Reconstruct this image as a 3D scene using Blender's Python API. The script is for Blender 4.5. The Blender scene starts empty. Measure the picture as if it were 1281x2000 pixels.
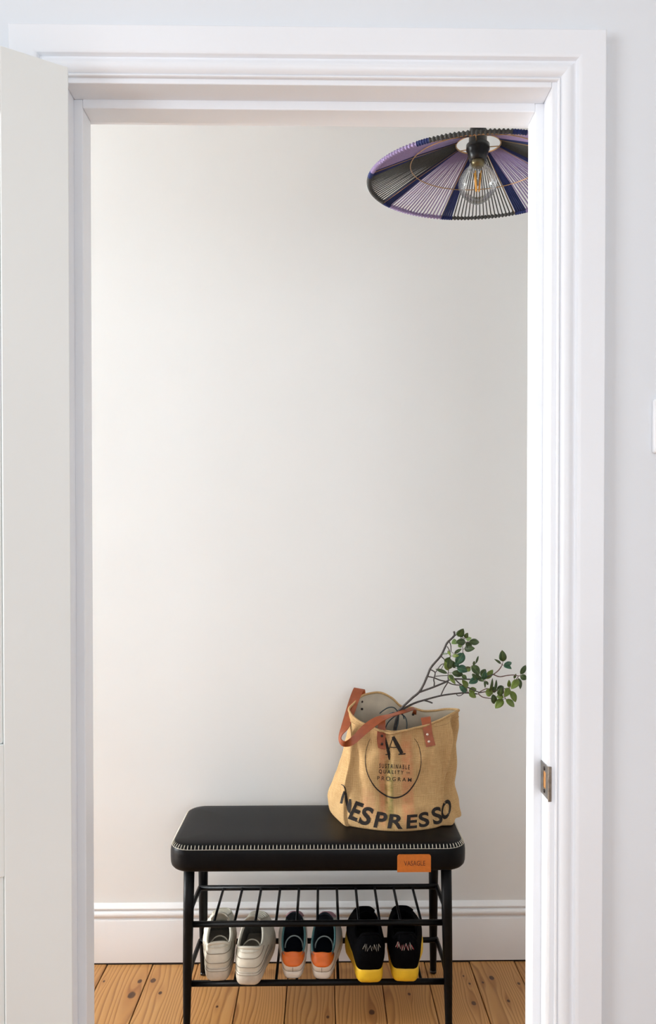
import bpy, bmesh, math, random
from mathutils import Vector, Matrix, noise
from mathutils.bvhtree import BVHTree
PI = math.pi
R = math.radians
scene = bpy.context.scene
C = scene.collection
random.seed(7)

# ------------------------------------------------------------------ camera
F_PX, W_PX, H_PX = 1550.0, 1281.0, 2000.0
PPX, PPY = 656.0, 1082.0            # principal point of the (cropped) photograph
CAM = Vector((0.0, 0.0, 1.25))
cd = bpy.data.cameras.new('camera')
cam = bpy.data.objects.new('camera', cd)
C.objects.link(cam)
cam.location = CAM
cam.rotation_euler = (R(90 - 0.8), 0, R(-0.9))
cd.sensor_fit = 'VERTICAL'
cd.sensor_height = 36.0
cd.lens = F_PX / H_PX * 36.0
cd.shift_x = -(PPX - W_PX / 2) / H_PX
cd.shift_y = (PPY - H_PX / 2) / H_PX
cd.clip_start = 0.02
scene.camera = cam

# ------------------------------------------------------------------ light
world = bpy.data.worlds.new('world')
scene.world = world
world.use_nodes = True
world.node_tree.nodes['Background'].inputs[0].default_value = (0.80, 0.90, 1.0, 1)
world.node_tree.nodes['Background'].inputs[1].default_value = 1.2

def area(name, loc, rot, sx, sy, power, col):
    l = bpy.data.lights.new(name, 'AREA')
    l.shape = 'RECTANGLE'
    l.size, l.size_y = sx, sy
    l.energy = power
    l.color = col
    o = bpy.data.objects.new(name, l)
    C.objects.link(o)
    o.location = loc
    o.rotation_euler = rot
    return o
# daylight entering by the window at the left end of the hall, and by the room's window and its far window
area('hall_daylight', (-5.045, 1.90, 1.30), (0, R(-90), 0), 1.26, 0.60, 244, (0.92, 0.97, 1.0))
area('room_daylight', (-2.245, -0.55, 1.55), (0, R(-90), 0), 1.36, 1.36, 45, (0.88, 0.94, 1.0))
area('room_daylight_rear', (0.6, -2.345, 1.55), (R(90), 0, 0), 1.46, 1.26, 24, (0.88, 0.94, 1.0))

scene.view_settings.view_transform = 'Standard'
scene.view_settings.look = 'None'
scene.view_settings.gamma = 1.0
scene.view_settings.use_curve_mapping = False
scene.view_settings.exposure = 0.0
scene.cycles.use_denoising = True
world.cycles.sampling_method = 'NONE'
scene.cycles.max_bounces = 8
scene.cycles.diffuse_bounces = 5
scene.cycles.glossy_bounces = 3
scene.cycles.adaptive_threshold = 0.05
scene.cycles.caustics_reflective = False
scene.cycles.caustics_refractive = False
scene.cycles.transparent_max_bounces = 24
scene.cycles.sample_clamp_indirect = 8.0

# ------------------------------------------------------------------ pixel -> place
_M = cam.rotation_euler.to_matrix()
def ray(px, py):
    return (_M @ Vector(((px - PPX) / F_PX, -(py - PPY) / F_PX, -1.0))).normalized()
def P(px, py, Y):
    d = ray(px, py)
    return CAM + d * (Y / d.y)
def PZ(px, py, z):
    d = ray(px, py)
    return CAM + d * ((z - CAM.z) / d.z)

# ------------------------------------------------------------------ materials
def lin(c):
    return tuple(((x / 12.92) if x <= 0.04045 else ((x + 0.055) / 1.055) ** 2.4) for x in [v / 255.0 for v in c])
def rgba(c):
    return lin(c) + (1.0,)
MATS = {}
class NT:
    def __init__(s, name):
        s.m = bpy.data.materials.new(name)
        s.m.use_nodes = True
        s.t = s.m.node_tree
        s.b = s.t.nodes['Principled BSDF']
        s.out = s.t.nodes['Material Output']
    def n(s, kind, **kw):
        nd = s.t.nodes.new(kind)
        for k, v in kw.items():
            setattr(nd, k, v)
        return nd
    def l(s, a, b):
        s.t.links.new(a, b)
    def math(s, op, a, b=None, clamp=False):
        nd = s.n('ShaderNodeMath', operation=op, use_clamp=clamp)
        for i, v in enumerate((a, b)):
            if v is None:
                continue
            if isinstance(v, (int, float)):
                nd.inputs[i].default_value = v
            else:
                s.l(v, nd.inputs[i])
        return nd.outputs[0]
    def mix(s, fac, a, b, blend='MIX'):
        nd = s.n('ShaderNodeMix', data_type='RGBA', blend_type=blend)
        for i, v in ((0, fac), (6, a), (7, b)):
            if isinstance(v, (int, float)):
                nd.inputs[i].default_value = v
            elif isinstance(v, tuple):
                nd.inputs[i].default_value = v
            else:
                s.l(v, nd.inputs[i])
        return nd.outputs[2]
    def ramp(s, fac, stops, interp='LINEAR'):
        nd = s.n('ShaderNodeValToRGB')
        nd.color_ramp.interpolation = interp
        e = nd.color_ramp.elements
        e[0].position, e[0].color = stops[0]
        e[1].position, e[1].color = stops[-1]
        for p, c in stops[1:-1]:
            x = e.new(p)
            x.color = c
        s.l(fac, nd.inputs[0])
        return nd.outputs[0]
    def noise(s, vec, scale, detail=3, rough=0.5, dist=0.0):
        nd = s.n('ShaderNodeTexNoise')
        nd.inputs['Scale'].default_value = scale
        nd.inputs['Detail'].default_value = detail
        nd.inputs['Roughness'].default_value = rough
        nd.inputs['Distortion'].default_value = dist
        if vec is not None:
            s.l(vec, nd.inputs['Vector'])
        return nd.outputs['Fac']
    def mapping(s, vec, scale=(1, 1, 1), loc=(0, 0, 0), rot=(0, 0, 0)):
        nd = s.n('ShaderNodeMapping')
        nd.inputs['Scale'].default_value = scale
        nd.inputs['Location'].default_value = loc
        nd.inputs['Rotation'].default_value = rot
        s.l(vec, nd.inputs[0])
        return nd.outputs[0]
    def bump(s, h, strength=0.3, dist=0.001):
        nd = s.n('ShaderNodeBump')
        nd.inputs['Strength'].default_value = strength
        nd.inputs['Distance'].default_value = dist
        s.l(h, nd.inputs['Height'])
        s.l(nd.outputs[0], s.b.inputs['Normal'])
    def pos(s):
        return s.n('ShaderNodeNewGeometry').outputs['Position']

def plain(name, col, rough=0.5, metal=0.0, var=0.06, nscale=40, bump=0.0, bscale=300, spec=0.5, coat=0.0):
    s = NT(name)
    p = s.pos()
    f = s.noise(p, nscale, 3 if nscale > 10 else 1)
    a = rgba(col)
    dk = tuple(x * (1 - var) for x in a[:3]) + (1,)
    lt = tuple(min(1, x * (1 + var)) for x in a[:3]) + (1,)
    s.l(s.ramp(f, [(0.3, dk), (0.7, lt)]), s.b.inputs['Base Color'])
    s.b.inputs['Roughness'].default_value = rough
    s.b.inputs['Metallic'].default_value = metal
    s.b.inputs['Specular IOR Level'].default_value = spec
    s.b.inputs['Coat Weight'].default_value = coat
    if bump:
        s.bump(s.noise(p, bscale, 3), bump, 0.0006)
    MATS[name] = s.m
    return s.m

plain('hall_paint', (236, 236, 234), 0.62, var=0.012, nscale=2.5, spec=0.3)
plain('room_paint', (228, 231, 235), 0.62, var=0.012, nscale=2.5, spec=0.3)
plain('ceiling_paint', (238, 237, 234), 0.8, var=0.01, nscale=2)
plain('gloss_white', (238, 236, 235), 0.36, var=0.015, nscale=5)
plain('frame_white', (238, 240, 244), 0.36, var=0.012, nscale=5)
plain('door_white', (239, 242, 240), 0.40, var=0.015, nscale=3)
plain('switch_plastic', (244, 244, 246), 0.25, var=0.0)
plain('steel', (150, 145, 138), 0.34, metal=1.0, var=0.25, nscale=120)
plain('raw_wood', (196, 138, 78), 0.7, var=0.2, nscale=60)
plain('black_metal', (7, 7, 8), 0.42, var=0.1, spec=0.16)
plain('stitch_thread', (214, 207, 190), 0.7, var=0.08, nscale=300)
plain('tag_leather', (203, 112, 34), 0.5, var=0.08, nscale=120, bump=0.25, bscale=900)
plain('print_black', (34, 26, 21), 0.85, var=0.35, nscale=420)
plain('tag_print', (84, 38, 20), 0.6, var=0.1)
plain('handle_leather', (150, 74, 38), 0.42, var=0.16, nscale=60, bump=0.25, bscale=700)
plain('rivet', (226, 214, 200), 0.3, metal=0.7, var=0.05)
plain('rivet_dark', (52, 40, 36), 0.4, metal=0.5, var=0.05)
plain('bag_lining', (198, 184, 162), 0.85, var=0.10, nscale=30, bump=0.3, bscale=500)
plain('bag_hem', (186, 150, 102), 0.85, var=0.14, nscale=200, bump=0.5, bscale=900)
plain('bark', (74, 68, 66), 0.75, var=0.3, nscale=160, bump=0.6, bscale=500)
plain('bark_tip', (104, 78, 70), 0.7, var=0.2, nscale=160)
plain('wire_teal', (30, 48, 54), 0.45, var=0.2, nscale=80)
plain('tie_blue', (128, 158, 170), 0.5, var=0.1)
plain('lilac_cord', (154, 136, 176), 0.85, var=0.14, nscale=500, bump=0.6, bscale=1500)
plain('charcoal_cord', (72, 72, 70), 0.85, var=0.2, nscale=500, bump=0.6, bscale=1500)
plain('navy_cord', (18, 34, 92), 0.75, var=0.2, nscale=500, bump=0.6, bscale=1500)
plain('brass_wire', (178, 140, 100), 0.35, metal=0.8, var=0.05)
plain('black_plastic', (17, 16, 16), 0.32, var=0.05)
plain('bulb_cap', (150, 138, 104), 0.3, metal=0.9, var=0.1)
plain('filament', (226, 160, 60), 0.5, var=0.05)
plain('trainer_white', (210, 203, 186), 0.55, var=0.12, nscale=26, bump=0.2, bscale=400)
plain('trainer_sole', (200, 190, 174), 0.6, var=0.16, nscale=36, bump=0.2, bscale=200)
plain('trainer_seam', (150, 138, 120), 0.7, var=0.1)
plain('dark_lining', (44, 42, 40), 0.9, var=0.25, nscale=200)
plain('grey_lining', (112, 108, 98), 0.9, var=0.15, nscale=200)
plain('sneaker_white', (224, 216, 204), 0.5, var=0.06, nscale=40, bump=0.1, bscale=300)
plain('sneaker_mesh', (196, 184, 178), 0.8, var=0.08, nscale=200, bump=0.4, bscale=1200)
plain('orange_tab', (212, 100, 20), 0.5, var=0.06, nscale=60)
plain('teal_trim', (78, 118, 118), 0.7, var=0.1)
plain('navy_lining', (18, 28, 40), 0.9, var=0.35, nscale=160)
plain('pink_lace', (182, 138, 146), 0.8, var=0.1)
plain('pale_trim', (170, 178, 172), 0.7, var=0.08)
plain('black_knit', (7, 7, 9), 0.95, var=0.3, nscale=400, bump=0.5, bscale=1500, spec=0.05)
plain('yellow_foam', (228, 184, 34), 0.6, var=0.08, nscale=40, bump=0.2, bscale=500)
plain('white_thread', (196, 190, 176), 0.8, var=0.1)
plain('red_thread', (186, 84, 92), 0.8, var=0.1)
plain('gap_dark', (38, 27, 20), 0.95, var=0.2)

def leather_black():
    s = NT('black_leather')
    p = s.pos()
    v = s.n('ShaderNodeTexVoronoi', feature='SMOOTH_F1')
    v.inputs['Scale'].default_value = 700
    s.l(p, v.inputs['Vector'])
    s.l(s.ramp(s.noise(p, 9, 4), [(0.3, rgba((9, 9, 11))), (0.7, rgba((12, 12, 14)))]), s.b.inputs['Base Color'])
    s.b.inputs['Roughness'].default_value = 0.40
    s.b.inputs['Specular IOR Level'].default_value = 0.13
    s.bump(v.outputs['Distance'], 0.25, 0.0004)
    MATS['black_leather'] = s.m
leather_black()

def leaf_mat(name, base, edge):
    s = NT(name)
    uv = s.n('ShaderNodeUVMap').outputs[0]
    sep = s.n('ShaderNodeSeparateXYZ')
    s.l(uv, sep.inputs[0])
    d = s.math('ABSOLUTE', s.math('SUBTRACT', sep.outputs[0], 0.5))
    f = s.noise(s.pos(), 90, 3)
    c1 = s.mix(f, rgba(base), rgba(edge))
    vein = s.ramp(d, [(0.0, (1, 1, 1, 1)), (0.05, (0, 0, 0, 1))])
    c2 = s.mix(s.math('MULTIPLY', vein, 0.35), c1, rgba((150, 170, 90)))
    s.l(c2, s.b.inputs['Base Color'])
    s.b.inputs['Roughness'].default_value = 0.42
    MATS[name] = s.m
leaf_mat('leaf_dark', (40, 58, 22), (62, 82, 34))
leaf_mat('leaf_teal', (30, 70, 48), (52, 96, 70))
leaf_mat('leaf_olive', (84, 104, 30), (112, 130, 48))
leaf_mat('leaf_pale', (128, 162, 88), (150, 180, 112))

def glass_bulb():
    s = NT('bulb_glass')
    t = s.n('ShaderNodeBsdfTransparent')
    g = s.n('ShaderNodeBsdfGlossy')
    g.inputs['Roughness'].default_value = 0.03
    t.inputs[0].default_value = (0.955, 0.96, 0.96, 1)
    lw = s.n('ShaderNodeLayerWeight')
    lw.inputs['Blend'].default_value = 0.30
    m = s.n('ShaderNodeMixShader')
    s.l(s.math('MULTIPLY', lw.outputs['Fresnel'], 0.75, True), m.inputs[0])
    s.l(t.outputs[0], m.inputs[1])
    s.l(g.outputs[0], m.inputs[2])
    s.l(m.outputs[0], s.out.inputs[0])
    MATS['bulb_glass'] = s.m
glass_bulb()

def window_glass():
    s = NT('window_glass')
    t = s.n('ShaderNodeBsdfTransparent')
    g = s.n('ShaderNodeBsdfGlossy')
    g.inputs['Roughness'].default_value = 0.02
    m = s.n('ShaderNodeMixShader')
    m.inputs[0].default_value = 0.05
    s.l(t.outputs[0], m.inputs[1])
    s.l(g.outputs[0], m.inputs[2])
    s.l(m.outputs[0], s.out.inputs[0])
    MATS['window_glass'] = s.m
window_glass()

def burlap():
    s = NT('burlap')
    uvn = s.n('ShaderNodeUVMap').outputs[0]      # U = across, V = up, metres
    geo = s.n('ShaderNodeNewGeometry')
    def wave(direction, scale):
        w = s.n('ShaderNodeTexWave', wave_type='BANDS', bands_direction=direction)
        w.inputs['Scale'].default_value = scale
        w.inputs['Distortion'].default_value = 2.2
        w.inputs['Detail'].default_value = 2
        w.inputs['Detail Scale'].default_value = 1.5
        s.l(uvn, w.inputs['Vector'])
        return w.outputs['Fac']
    wx, wy = wave('X', 120), wave('Y', 120)
    weave = s.math('MULTIPLY', s.math('ADD', wx, wy), 0.5)
    n1 = s.noise(s.mapping(uvn, (14, 160, 1)), 3.0, 3)
    n2 = s.noise(s.mapping(uvn, (160, 14, 1)), 3.0, 3)
    n3 = s.noise(uvn, 14, 3)
    f = s.math('ADD', s.math('MULTIPLY', weave, 0.40), s.math('ADD', s.math('MULTIPLY', n1, 0.3), s.math('MULTIPLY', n2, 0.3)))
    base = s.ramp(f, [(0.22, rgba((146, 108, 66))), (0.5, rgba((200, 162, 112))), (0.78, rgba((228, 196, 148)))])
    base = s.mix(s.math('MULTIPLY', n3, 0.22), base, rgba((172, 132, 82)))
    # faded printed stripes down the front
    sep = s.n('ShaderNodeSeparateXYZ')
    s.l(uvn, sep.inputs[0])
    u, v = sep.outputs[0], sep.outputs[1]
    front = s.n('ShaderNodeAttribute', attribute_name='front').outputs['Fac']
    def band(c, w, v0, v1, slope=0.0):
        uu = s.math('SUBTRACT', u, s.math('ADD', s.math('MULTIPLY', v, slope), c))
        m = s.math('SUBTRACT', 1.0, s.math('DIVIDE', s.math('ABSOLUTE', uu), w), True)
        m = s.math('MULTIPLY', m, 2.2, True)
        vv = s.math('MULTIPLY', s.math('MULTIPLY', s.math('SUBTRACT', v, v0), 25.0, True),
                    s.math('MULTIPLY', s.math('SUBTRACT', v1, v), 25.0, True))
        m = s.math('MULTIPLY', m, vv)
        nn = s.math('MULTIPLY', s.noise(s.mapping(uvn, (30, 60, 1)), 2.0, 3), 1.3, True)
        return s.math('MULTIPLY', s.math('MULTIPLY', m, nn), front)
    col = base
    for c, w, v0, v1, sl, cc, k in BANDS:
        col = s.mix(s.math('MULTIPLY', band(c, w, v0, v1, sl), k), col, rgba(cc))
    s.l(col, s.b.inputs['Base Color'])
    s.b.inputs['Roughness'].default_value = 0.92
    s.b.inputs['Specular IOR Level'].default_value = 0.15
    s.bump(weave, 0.5, 0.0012)
    MATS['burlap'] = s.m
# (centre across, half width, from, to, slope, colour, strength) in metres on the front of the bag
BANDS = [(0.163, 0.016, 0.485, 0.74, 0.0, (196, 112, 78), 0.62),
         (0.176, 0.014, 0.48, 0.68, 0.0, (98, 104, 50), 0.85),
         (0.226, 0.020, 0.485, 0.74, 0.0, (200, 118, 84), 0.60),
         (0.120, 0.022, 0.50, 0.60, 0.0, (206, 138, 110), 0.40)]
burlap()

def floor_wood():
    s = NT('pine_board')
    p = s.pos()
    info = s.n('ShaderNodeObjectInfo')
    rnd = info.outputs['Random']
    sep = s.n('ShaderNodeSeparateXYZ')
    s.l(p, sep.inputs[0])
    x, y = sep.outputs[0], sep.outputs[1]
    off = s.math('MULTIPLY', rnd, 37.0)
    knots = []
    for (kx, ky, size) in KNOTS:
        q = PZ(kx, ky, 0.0)
        knots.append((q.x, q.y, size))
    dark = None
    xw = x
    halo = None
    for (kx, ky, sz) in knots:
        dx = s.math('SUBTRACT', x, kx)
        dy = s.math('MULTIPLY', s.math('SUBTRACT', y, ky), 0.62)
        d2 = s.math('ADD', s.math('MULTIPLY', dx, dx), s.math('MULTIPLY', dy, dy))
        m = s.math('SUBTRACT', 1.0, s.math('DIVIDE', d2, sz * sz), True)
        dark = m if dark is None else s.math('MAXIMUM', dark, m)
        dy2 = s.math('MULTIPLY', dy, 0.40)
        e2 = s.math('ADD', s.math('MULTIPLY', dx, dx), s.math('MULTIPLY', dy2, dy2))
        g = s.math('POWER', 2.718, s.math('DIVIDE', e2, -(2.4 * sz) ** 2))
        halo = s.math('POWER', g, 2.0) if halo is None else s.math('MAXIMUM', halo, s.math('POWER', g, 2.0))
        xw = s.math('SUBTRACT', xw, s.math('MULTIPLY', s.math('MULTIPLY', dx, g), 1.15))
    cv = s.n('ShaderNodeCombineXYZ')
    s.l(s.math('ADD', xw, off), cv.inputs[0])
    s.l(s.math('ADD', y, off), cv.inputs[1])
    vec = cv.outputs[0]
    big = s.noise(s.mapping(vec, (5.5, 0.8, 1)), 1.0, 2)
    ring = s.n('ShaderNodeTexWave', wave_type='BANDS', bands_direction='X', wave_profile='SAW')
    ring.inputs['Scale'].default_value = 30.0
    ring.inputs['Distortion'].default_value = 0.0
    cv2 = s.n('ShaderNodeCombineXYZ')
    wob = s.noise(s.mapping(vec, (16, 3.5, 1)), 1.0, 2)
    s.l(s.math('ADD', s.math('ADD', s.math('ADD', xw, off), s.math('MULTIPLY', big, 0.20)), s.math('MULTIPLY', wob, 0.012)), cv2.inputs[0])
    s.l(cv2.outputs[0], ring.inputs['Vector'])
    fine = s.noise(s.mapping(vec, (300, 10, 1)), 1.0, 4)
    streak = s.noise(s.mapping(vec, (24, 1.6, 1)), 1.0, 3)
    c = s.ramp(ring.outputs['Fac'], [(0.0, rgba((206, 156, 97))), (0.55, rgba((194, 140, 80))), (0.84, rgba((142, 88, 42))), (1.0, rgba((198, 146, 86)))])
    c = s.mix(s.math('MULTIPLY', fine, 0.30), c, rgba((164, 110, 58)))
    c = s.mix(s.math('MULTIPLY', streak, 0.40), c, rgba((204, 154, 94)))
    tint = s.ramp(rnd, [(0.0, (0.84, 0.80, 0.76, 1)), (0.5, (0.97, 0.97, 0.97, 1)), (1.0, (1.03, 1.0, 0.96, 1))])
    c = s.mix(1.0, c, tint, 'MULTIPLY')
    edge = s.noise(p, 160, 3)
    kn = s.math('MULTIPLY', s.math('SUBTRACT', s.math('ADD', dark, s.math('MULTIPLY', edge, 0.5)), 0.35), 2.2, True)
    kn = s.math('MULTIPLY', kn, s.math('MULTIPLY', dark, 8.0, True))
    c = s.mix(s.math('MULTIPLY', halo, 0.5, True), c, rgba((150, 92, 44)))
    c = s.mix(kn, c, s.mix(s.math('MULTIPLY', fine, 1.2, True), rgba((44, 24, 12)), rgba((96, 58, 30))))
    s.l(c, s.b.inputs['Base Color'])
    s.b.inputs['Roughness'].default_value = 0.42
    s.bump(fine, 0.12, 0.0006)
    MATS['pine_board'] = s.m
KNOTS = [(257, 1943, 0.0125), (273, 1916, 0.0075), (299, 1914, 0.009), (313, 1938, 0.006), (203, 1916, 0.004),
         (917, 1920, 0.004), (960, 1910, 0.0085), (925, 1958, 0.0075), (1013, 1921, 0.005), (993, 1955, 0.005),
         (943, 1919, 0.004), (905, 1905, 0.003), (726, 1977, 0.009), (799, 1941, 0.005), (424, 1966, 0.004), (640, 1985, 0.005)]
floor_wood()

# ------------------------------------------------------------------ mesh helpers
BASE = {}
def link(name, me, mat, parent=None, local=False, smooth=True):
    o = bpy.data.objects.new(name, me)
    C.objects.link(o)
    if mat is not None:
        me.materials.append(MATS[mat])
    if smooth:
        for p in me.polygons:
            p.use_smooth = True
    if parent is not None:
        o.parent = parent
        if not local:
            b = BASE.get(parent.name, Vector((0, 0, 0)))
            me.transform(Matrix.Translation(-b))
        BASE[o.name] = BASE.get(parent.name, Vector((0, 0, 0)))
    else:
        BASE[o.name] = Vector((0, 0, 0))
    return o
def mesh(name, vf, mat, parent=None, local=False, smooth=True):
    me = bpy.data.meshes.new(name)
    me.from_pydata([tuple(v) for v in vf[0]], [], vf[1])
    me.validate()
    bm = bmesh.new()
    bm.from_mesh(me)
    bmesh.ops.recalc_face_normals(bm, faces=bm.faces)
    bm.to_mesh(me)
    bm.free()
    return link(name, me, mat, parent, local, smooth)
def sharp(o, deg=35):
    o.data.set_sharp_from_angle(angle=R(deg))
    return o
def tag(o, label, cat, group=None):
    o['label'] = label
    o['category'] = cat
    if group:
        o['group'] = group
    return o
def struct(o, label=None):
    o['kind'] = 'structure'
    if label:
        o['label'] = label
    return o
def thing(name, label, cat, loc=(0, 0, 0), rotz=0.0, group=None):
    o = bpy.data.objects.new(name, None)
    C.objects.link(o)
    o.location = loc
    o.rotation_euler = (0, 0, rotz)
    o.empty_display_size = 0.05
    BASE[o.name] = Vector(loc)
    return tag(o, label, cat, group)
def merge(*vfs):
    V, Fc = [], []
    for v, f in vfs:
        k = len(V)
        V += list(v)
        Fc += [tuple(i + k for i in q) for q in f]
    return V, Fc
def xf(vf, M):
    return [M @ Vector(v) for v in vf[0]], vf[1]
def box(x0, x1, y0, y1, z0, z1, bev=0.0, seg=2):
    bm = bmesh.new()
    bmesh.ops.create_cube(bm, size=1.0)
    for v in bm.verts:
        v.co = Vector(((x0 + x1) / 2 + v.co.x * (x1 - x0), (y0 + y1) / 2 + v.co.y * (y1 - y0), (z0 + z1) / 2 + v.co.z * (z1 - z0)))
    if bev:
        bmesh.ops.bevel(bm, geom=list(bm.edges), offset=bev, segments=seg, affect='EDGES', profile=0.5)
    bm.verts.ensure_lookup_table()
    V = [v.co.copy() for v in bm.verts]
    Fc = [tuple(v.index for v in f.verts) for f in bm.faces]
    bm.free()
    return V, Fc
def catmull(pts, n, closed=False):
    out = []
    m = len(pts)
    rng = m if closed else m - 1
    for i in range(rng):
        if closed:
            p0, p1, p2, p3 = pts[(i - 1) % m], pts[i], pts[(i + 1) % m], pts[(i + 2) % m]
        else:
            p0, p1, p2, p3 = pts[max(i - 1, 0)], pts[i], pts[i + 1], pts[min(i + 2, m - 1)]
        for k in range(n):
            t = k / n
            out.append(0.5 * ((2 * p1) + (p2 - p0) * t + (2 * p0 - 5 * p1 + 4 * p2 - p3) * t * t + (3 * p1 - p0 - 3 * p2 + p3) * t ** 3))
    if not closed:
        out.append(pts[-1])
    return out
def tube(pts, rad, seg=8, closed=False, caps=True):
    pts = [Vector(p) for p in pts]
    n = len(pts)
    if not hasattr(rad, '__len__'):
        rad = [rad] * n
    V, Fc = [], []
    T = []
    for i in range(n):
        a = pts[(i - 1) % n] if (closed or i) else pts[0]
        b = pts[(i + 1) % n] if (closed or i < n - 1) else pts[-1]
        T.append((b - a).normalized())
    up = Vector((0, 0, 1)) if abs(T[0].z) < 0.9 else Vector((1, 0, 0))
    nrm = (up - T[0] * up.dot(T[0])).normalized()
    for i in range(n):
        nrm = (nrm - T[i] * nrm.dot(T[i])).normalized()
        bi = T[i].cross(nrm)
        for k in range(seg):
            a = 2 * PI * k / seg
            V.append(pts[i] + (nrm * math.cos(a) + bi * math.sin(a)) * rad[i])
    for i in range(n if closed else n - 1):
        j = (i + 1) % n
        for k in range(seg):
            k2 = (k + 1) % seg
            Fc.append((i * seg + k, i * seg + k2, j * seg + k2, j * seg + k))
    if not closed and caps:
        Fc.append(tuple(range(seg - 1, -1, -1)))
        Fc.append(tuple((n - 1) * seg + k for k in range(seg)))
    return V, Fc
def lathe(prof, cx, cy, seg=32, flute=None):
    V, Fc = [], []
    n = len(prof)
    for i, (r, z) in enumerate(prof):
        for k in range(seg):
            a = 2 * PI * k / seg
            rr = r if flute is None else r * (1 + flute[1] * math.cos(flute[0] * a))
            V.append(Vector((cx + rr * math.cos(a), cy + rr * math.sin(a), z)))
    for i in range(n - 1):
        for k in range(seg):
            k2 = (k + 1) % seg
            Fc.append((i * seg + k, i * seg + k2, (i + 1) * seg + k2, (i + 1) * seg + k))
    if prof[0][0] > 1e-5:
        Fc.append(tuple(range(seg - 1, -1, -1)))
    if prof[-1][0] > 1e-5:
        Fc.append(tuple((n - 1) * seg + k for k in range(seg)))
    return V, Fc
def grid_faces(nu, nv, closed_u=False):
    Fc = []
    for j in range(nv - 1):
        for i in range(nu if closed_u else nu - 1):
            i2 = (i + 1) % nu
            Fc.append((j * nu + i, j * nu + i2, (j + 1) * nu + i2, (j + 1) * nu + i))
    return Fc

# ================================================================== THE SETTING
Y_CAS, Y_WF, Y_STOP, Y_STOPB, Y_WB = 1.255, 1.275, 1.320, 1.366, 1.400
Y_BACK, Y_SKIRT = 2.365, 2.3455
XJR = P(1072, 1650, Y_WF).x
XJL = P(144.5, 300, Y_STOP).x
Z_HEAD = P(600, 167, Y_WF).z
STOP_T = 0.0145
CEIL = 2.52
XL, XR, YR = -2.20, 2.05, -2.30          # room extents
HXL, HXR = -5.00, 1.35                   # hall extents

# floor boards, each board an object under the floor
floor = struct(mesh('floor', box(-5.22, 2.2, -2.45, 2.50, -0.06, -0.0215), 'gap_dark', smooth=False), 'old honey coloured pine floorboards running through the doorway')
bw = 0.1345
x0 = PZ(654.6, 1960, 0).x
xs = [x0 + bw * k for k in range(-39, 17)]
brd = None
for k, x in enumerate(xs):
    if x + bw < HXL - 0.1 or x > 2.15:
        continue
    ln = 4.72
    if brd is None:
        vf = box(0.0012, bw - 0.0012, 0, ln, -0.02, 0.0, 0.0012, 1)
        brd = bpy.data.meshes.new('floorboard')
        brd.from_pydata([tuple(v) for v in vf[0]], [], vf[1])
        brd.materials.append(MATS['pine_board'])
    o = bpy.data.objects.new('floorboard', brd)
    C.objects.link(o)
    o.parent = floor
    o.location = (x, -2.34, -0.0009 * (k % 3))

struct(mesh('ceiling', box(-5.22, 2.2, -2.45, 2.50, CEIL, CEIL + 0.1), 'ceiling_paint', smooth=False), 'plain white ceiling above hall and room')
struct(mesh('wall_back', box(-5.22, 2.2, Y_BACK, Y_BACK + 0.12, -0.02, CEIL), 'hall_paint', smooth=False), 'smooth warm white hall wall behind the bench')

def wall_with_hole(name, axis, a0, a1, h0, h1, t0, t1, u0, u1, z0, z1, mat, label):
    # axis 'x': wall spans x (a0..a1), thickness in y (t0..t1); axis 'y': spans y
    parts = []
    for (p, q, zz0, zz1) in ((a0, u0, h0, h1), (u1, a1, h0, h1), (u0, u1, h0, z0), (u0, u1, z1, h1)):
        if q - p < 1e-4 or zz1 - zz0 < 1e-4:
            continue
        parts.append(box(p, q, t0, t1, zz0, zz1) if axis == 'x' else box(t0, t1, p, q, zz0, zz1))
    return struct(mesh(name, merge(*parts), mat, smooth=False), label)
LIN = 0.028
wall_with_hole('wall_front', 'x', -5.22, 2.2, -0.02, CEIL, Y_WF + 0.0005, Y_WB, XJL - LIN, XJR + LIN, -0.02, Z_HEAD + LIN, 'room_paint', 'pale cool white room wall around the doorway')
wall_with_hole('wall_left', 'y', YR - 0.1, Y_WF, -0.02, CEIL, XL - 0.12, XL, -1.30, 0.20, 0.80, 2.30, 'room_paint', 'white room side wall with a window')
struct(mesh('wall_right', box(XR, XR + 0.12, YR - 0.1, Y_WF, -0.02, CEIL), 'room_paint', smooth=False), 'white room side wall')
wall_with_hole('wall_rear', 'x', -2.4, 2.2, -0.02, CEIL, YR - 0.12, YR, -0.2, 1.4, 0.85, 2.25, 'room_paint', 'white room wall with a window behind the viewer')
wall_with_hole('wall_hall_left', 'y', Y_WB, Y_BACK, -0.02, CEIL, HXL - 0.12, HXL, 1.56, 2.24, 0.60, 2.00, 'hall_paint', 'hall end wall with a window')
struct(mesh('wall_hall_right', box(HXR, HXR + 0.12, Y_WB, Y_BACK, -0.02, CEIL), 'hall_paint', smooth=False), 'plain hall end wall')

def window(n, axis, u0, u1, z0, z1, t, label):
    fr = []
    w = 0.05
    def bx(a, b, c, d, d0, d1):
        return box(a, b, t + d0, t + d1, c, d, 0.003, 1) if axis == 'x' else box(t + d0, t + d1, a, b, c, d, 0.003, 1)
    for (a, b, c, d) in ((u0, u0 + w, z0, z1), (u1 - w, u1, z0, z1), (u0 + w, u1 - w, z0, z0 + w), (u0 + w, u1 - w, z1 - w, z1),
                         (u0 + w, u1 - w, (z0 + z1) / 2 - 0.02, (z0 + z1) / 2 + 0.02)):
        fr.append(bx(a, b, c, d, -0.025, 0.025))
    o = struct(mesh('window_%d' % n, merge(*fr), 'gloss_white', smooth=False), label)
    zm = (z0 + z1) / 2
    for c, d in ((z0 + w, zm - 0.02), (zm + 0.02, z1 - w)):
        mesh('pane', bx(u0 + w, u1 - w, c, d, -0.003, 0.003), 'window_glass', o, smooth=False)
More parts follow.
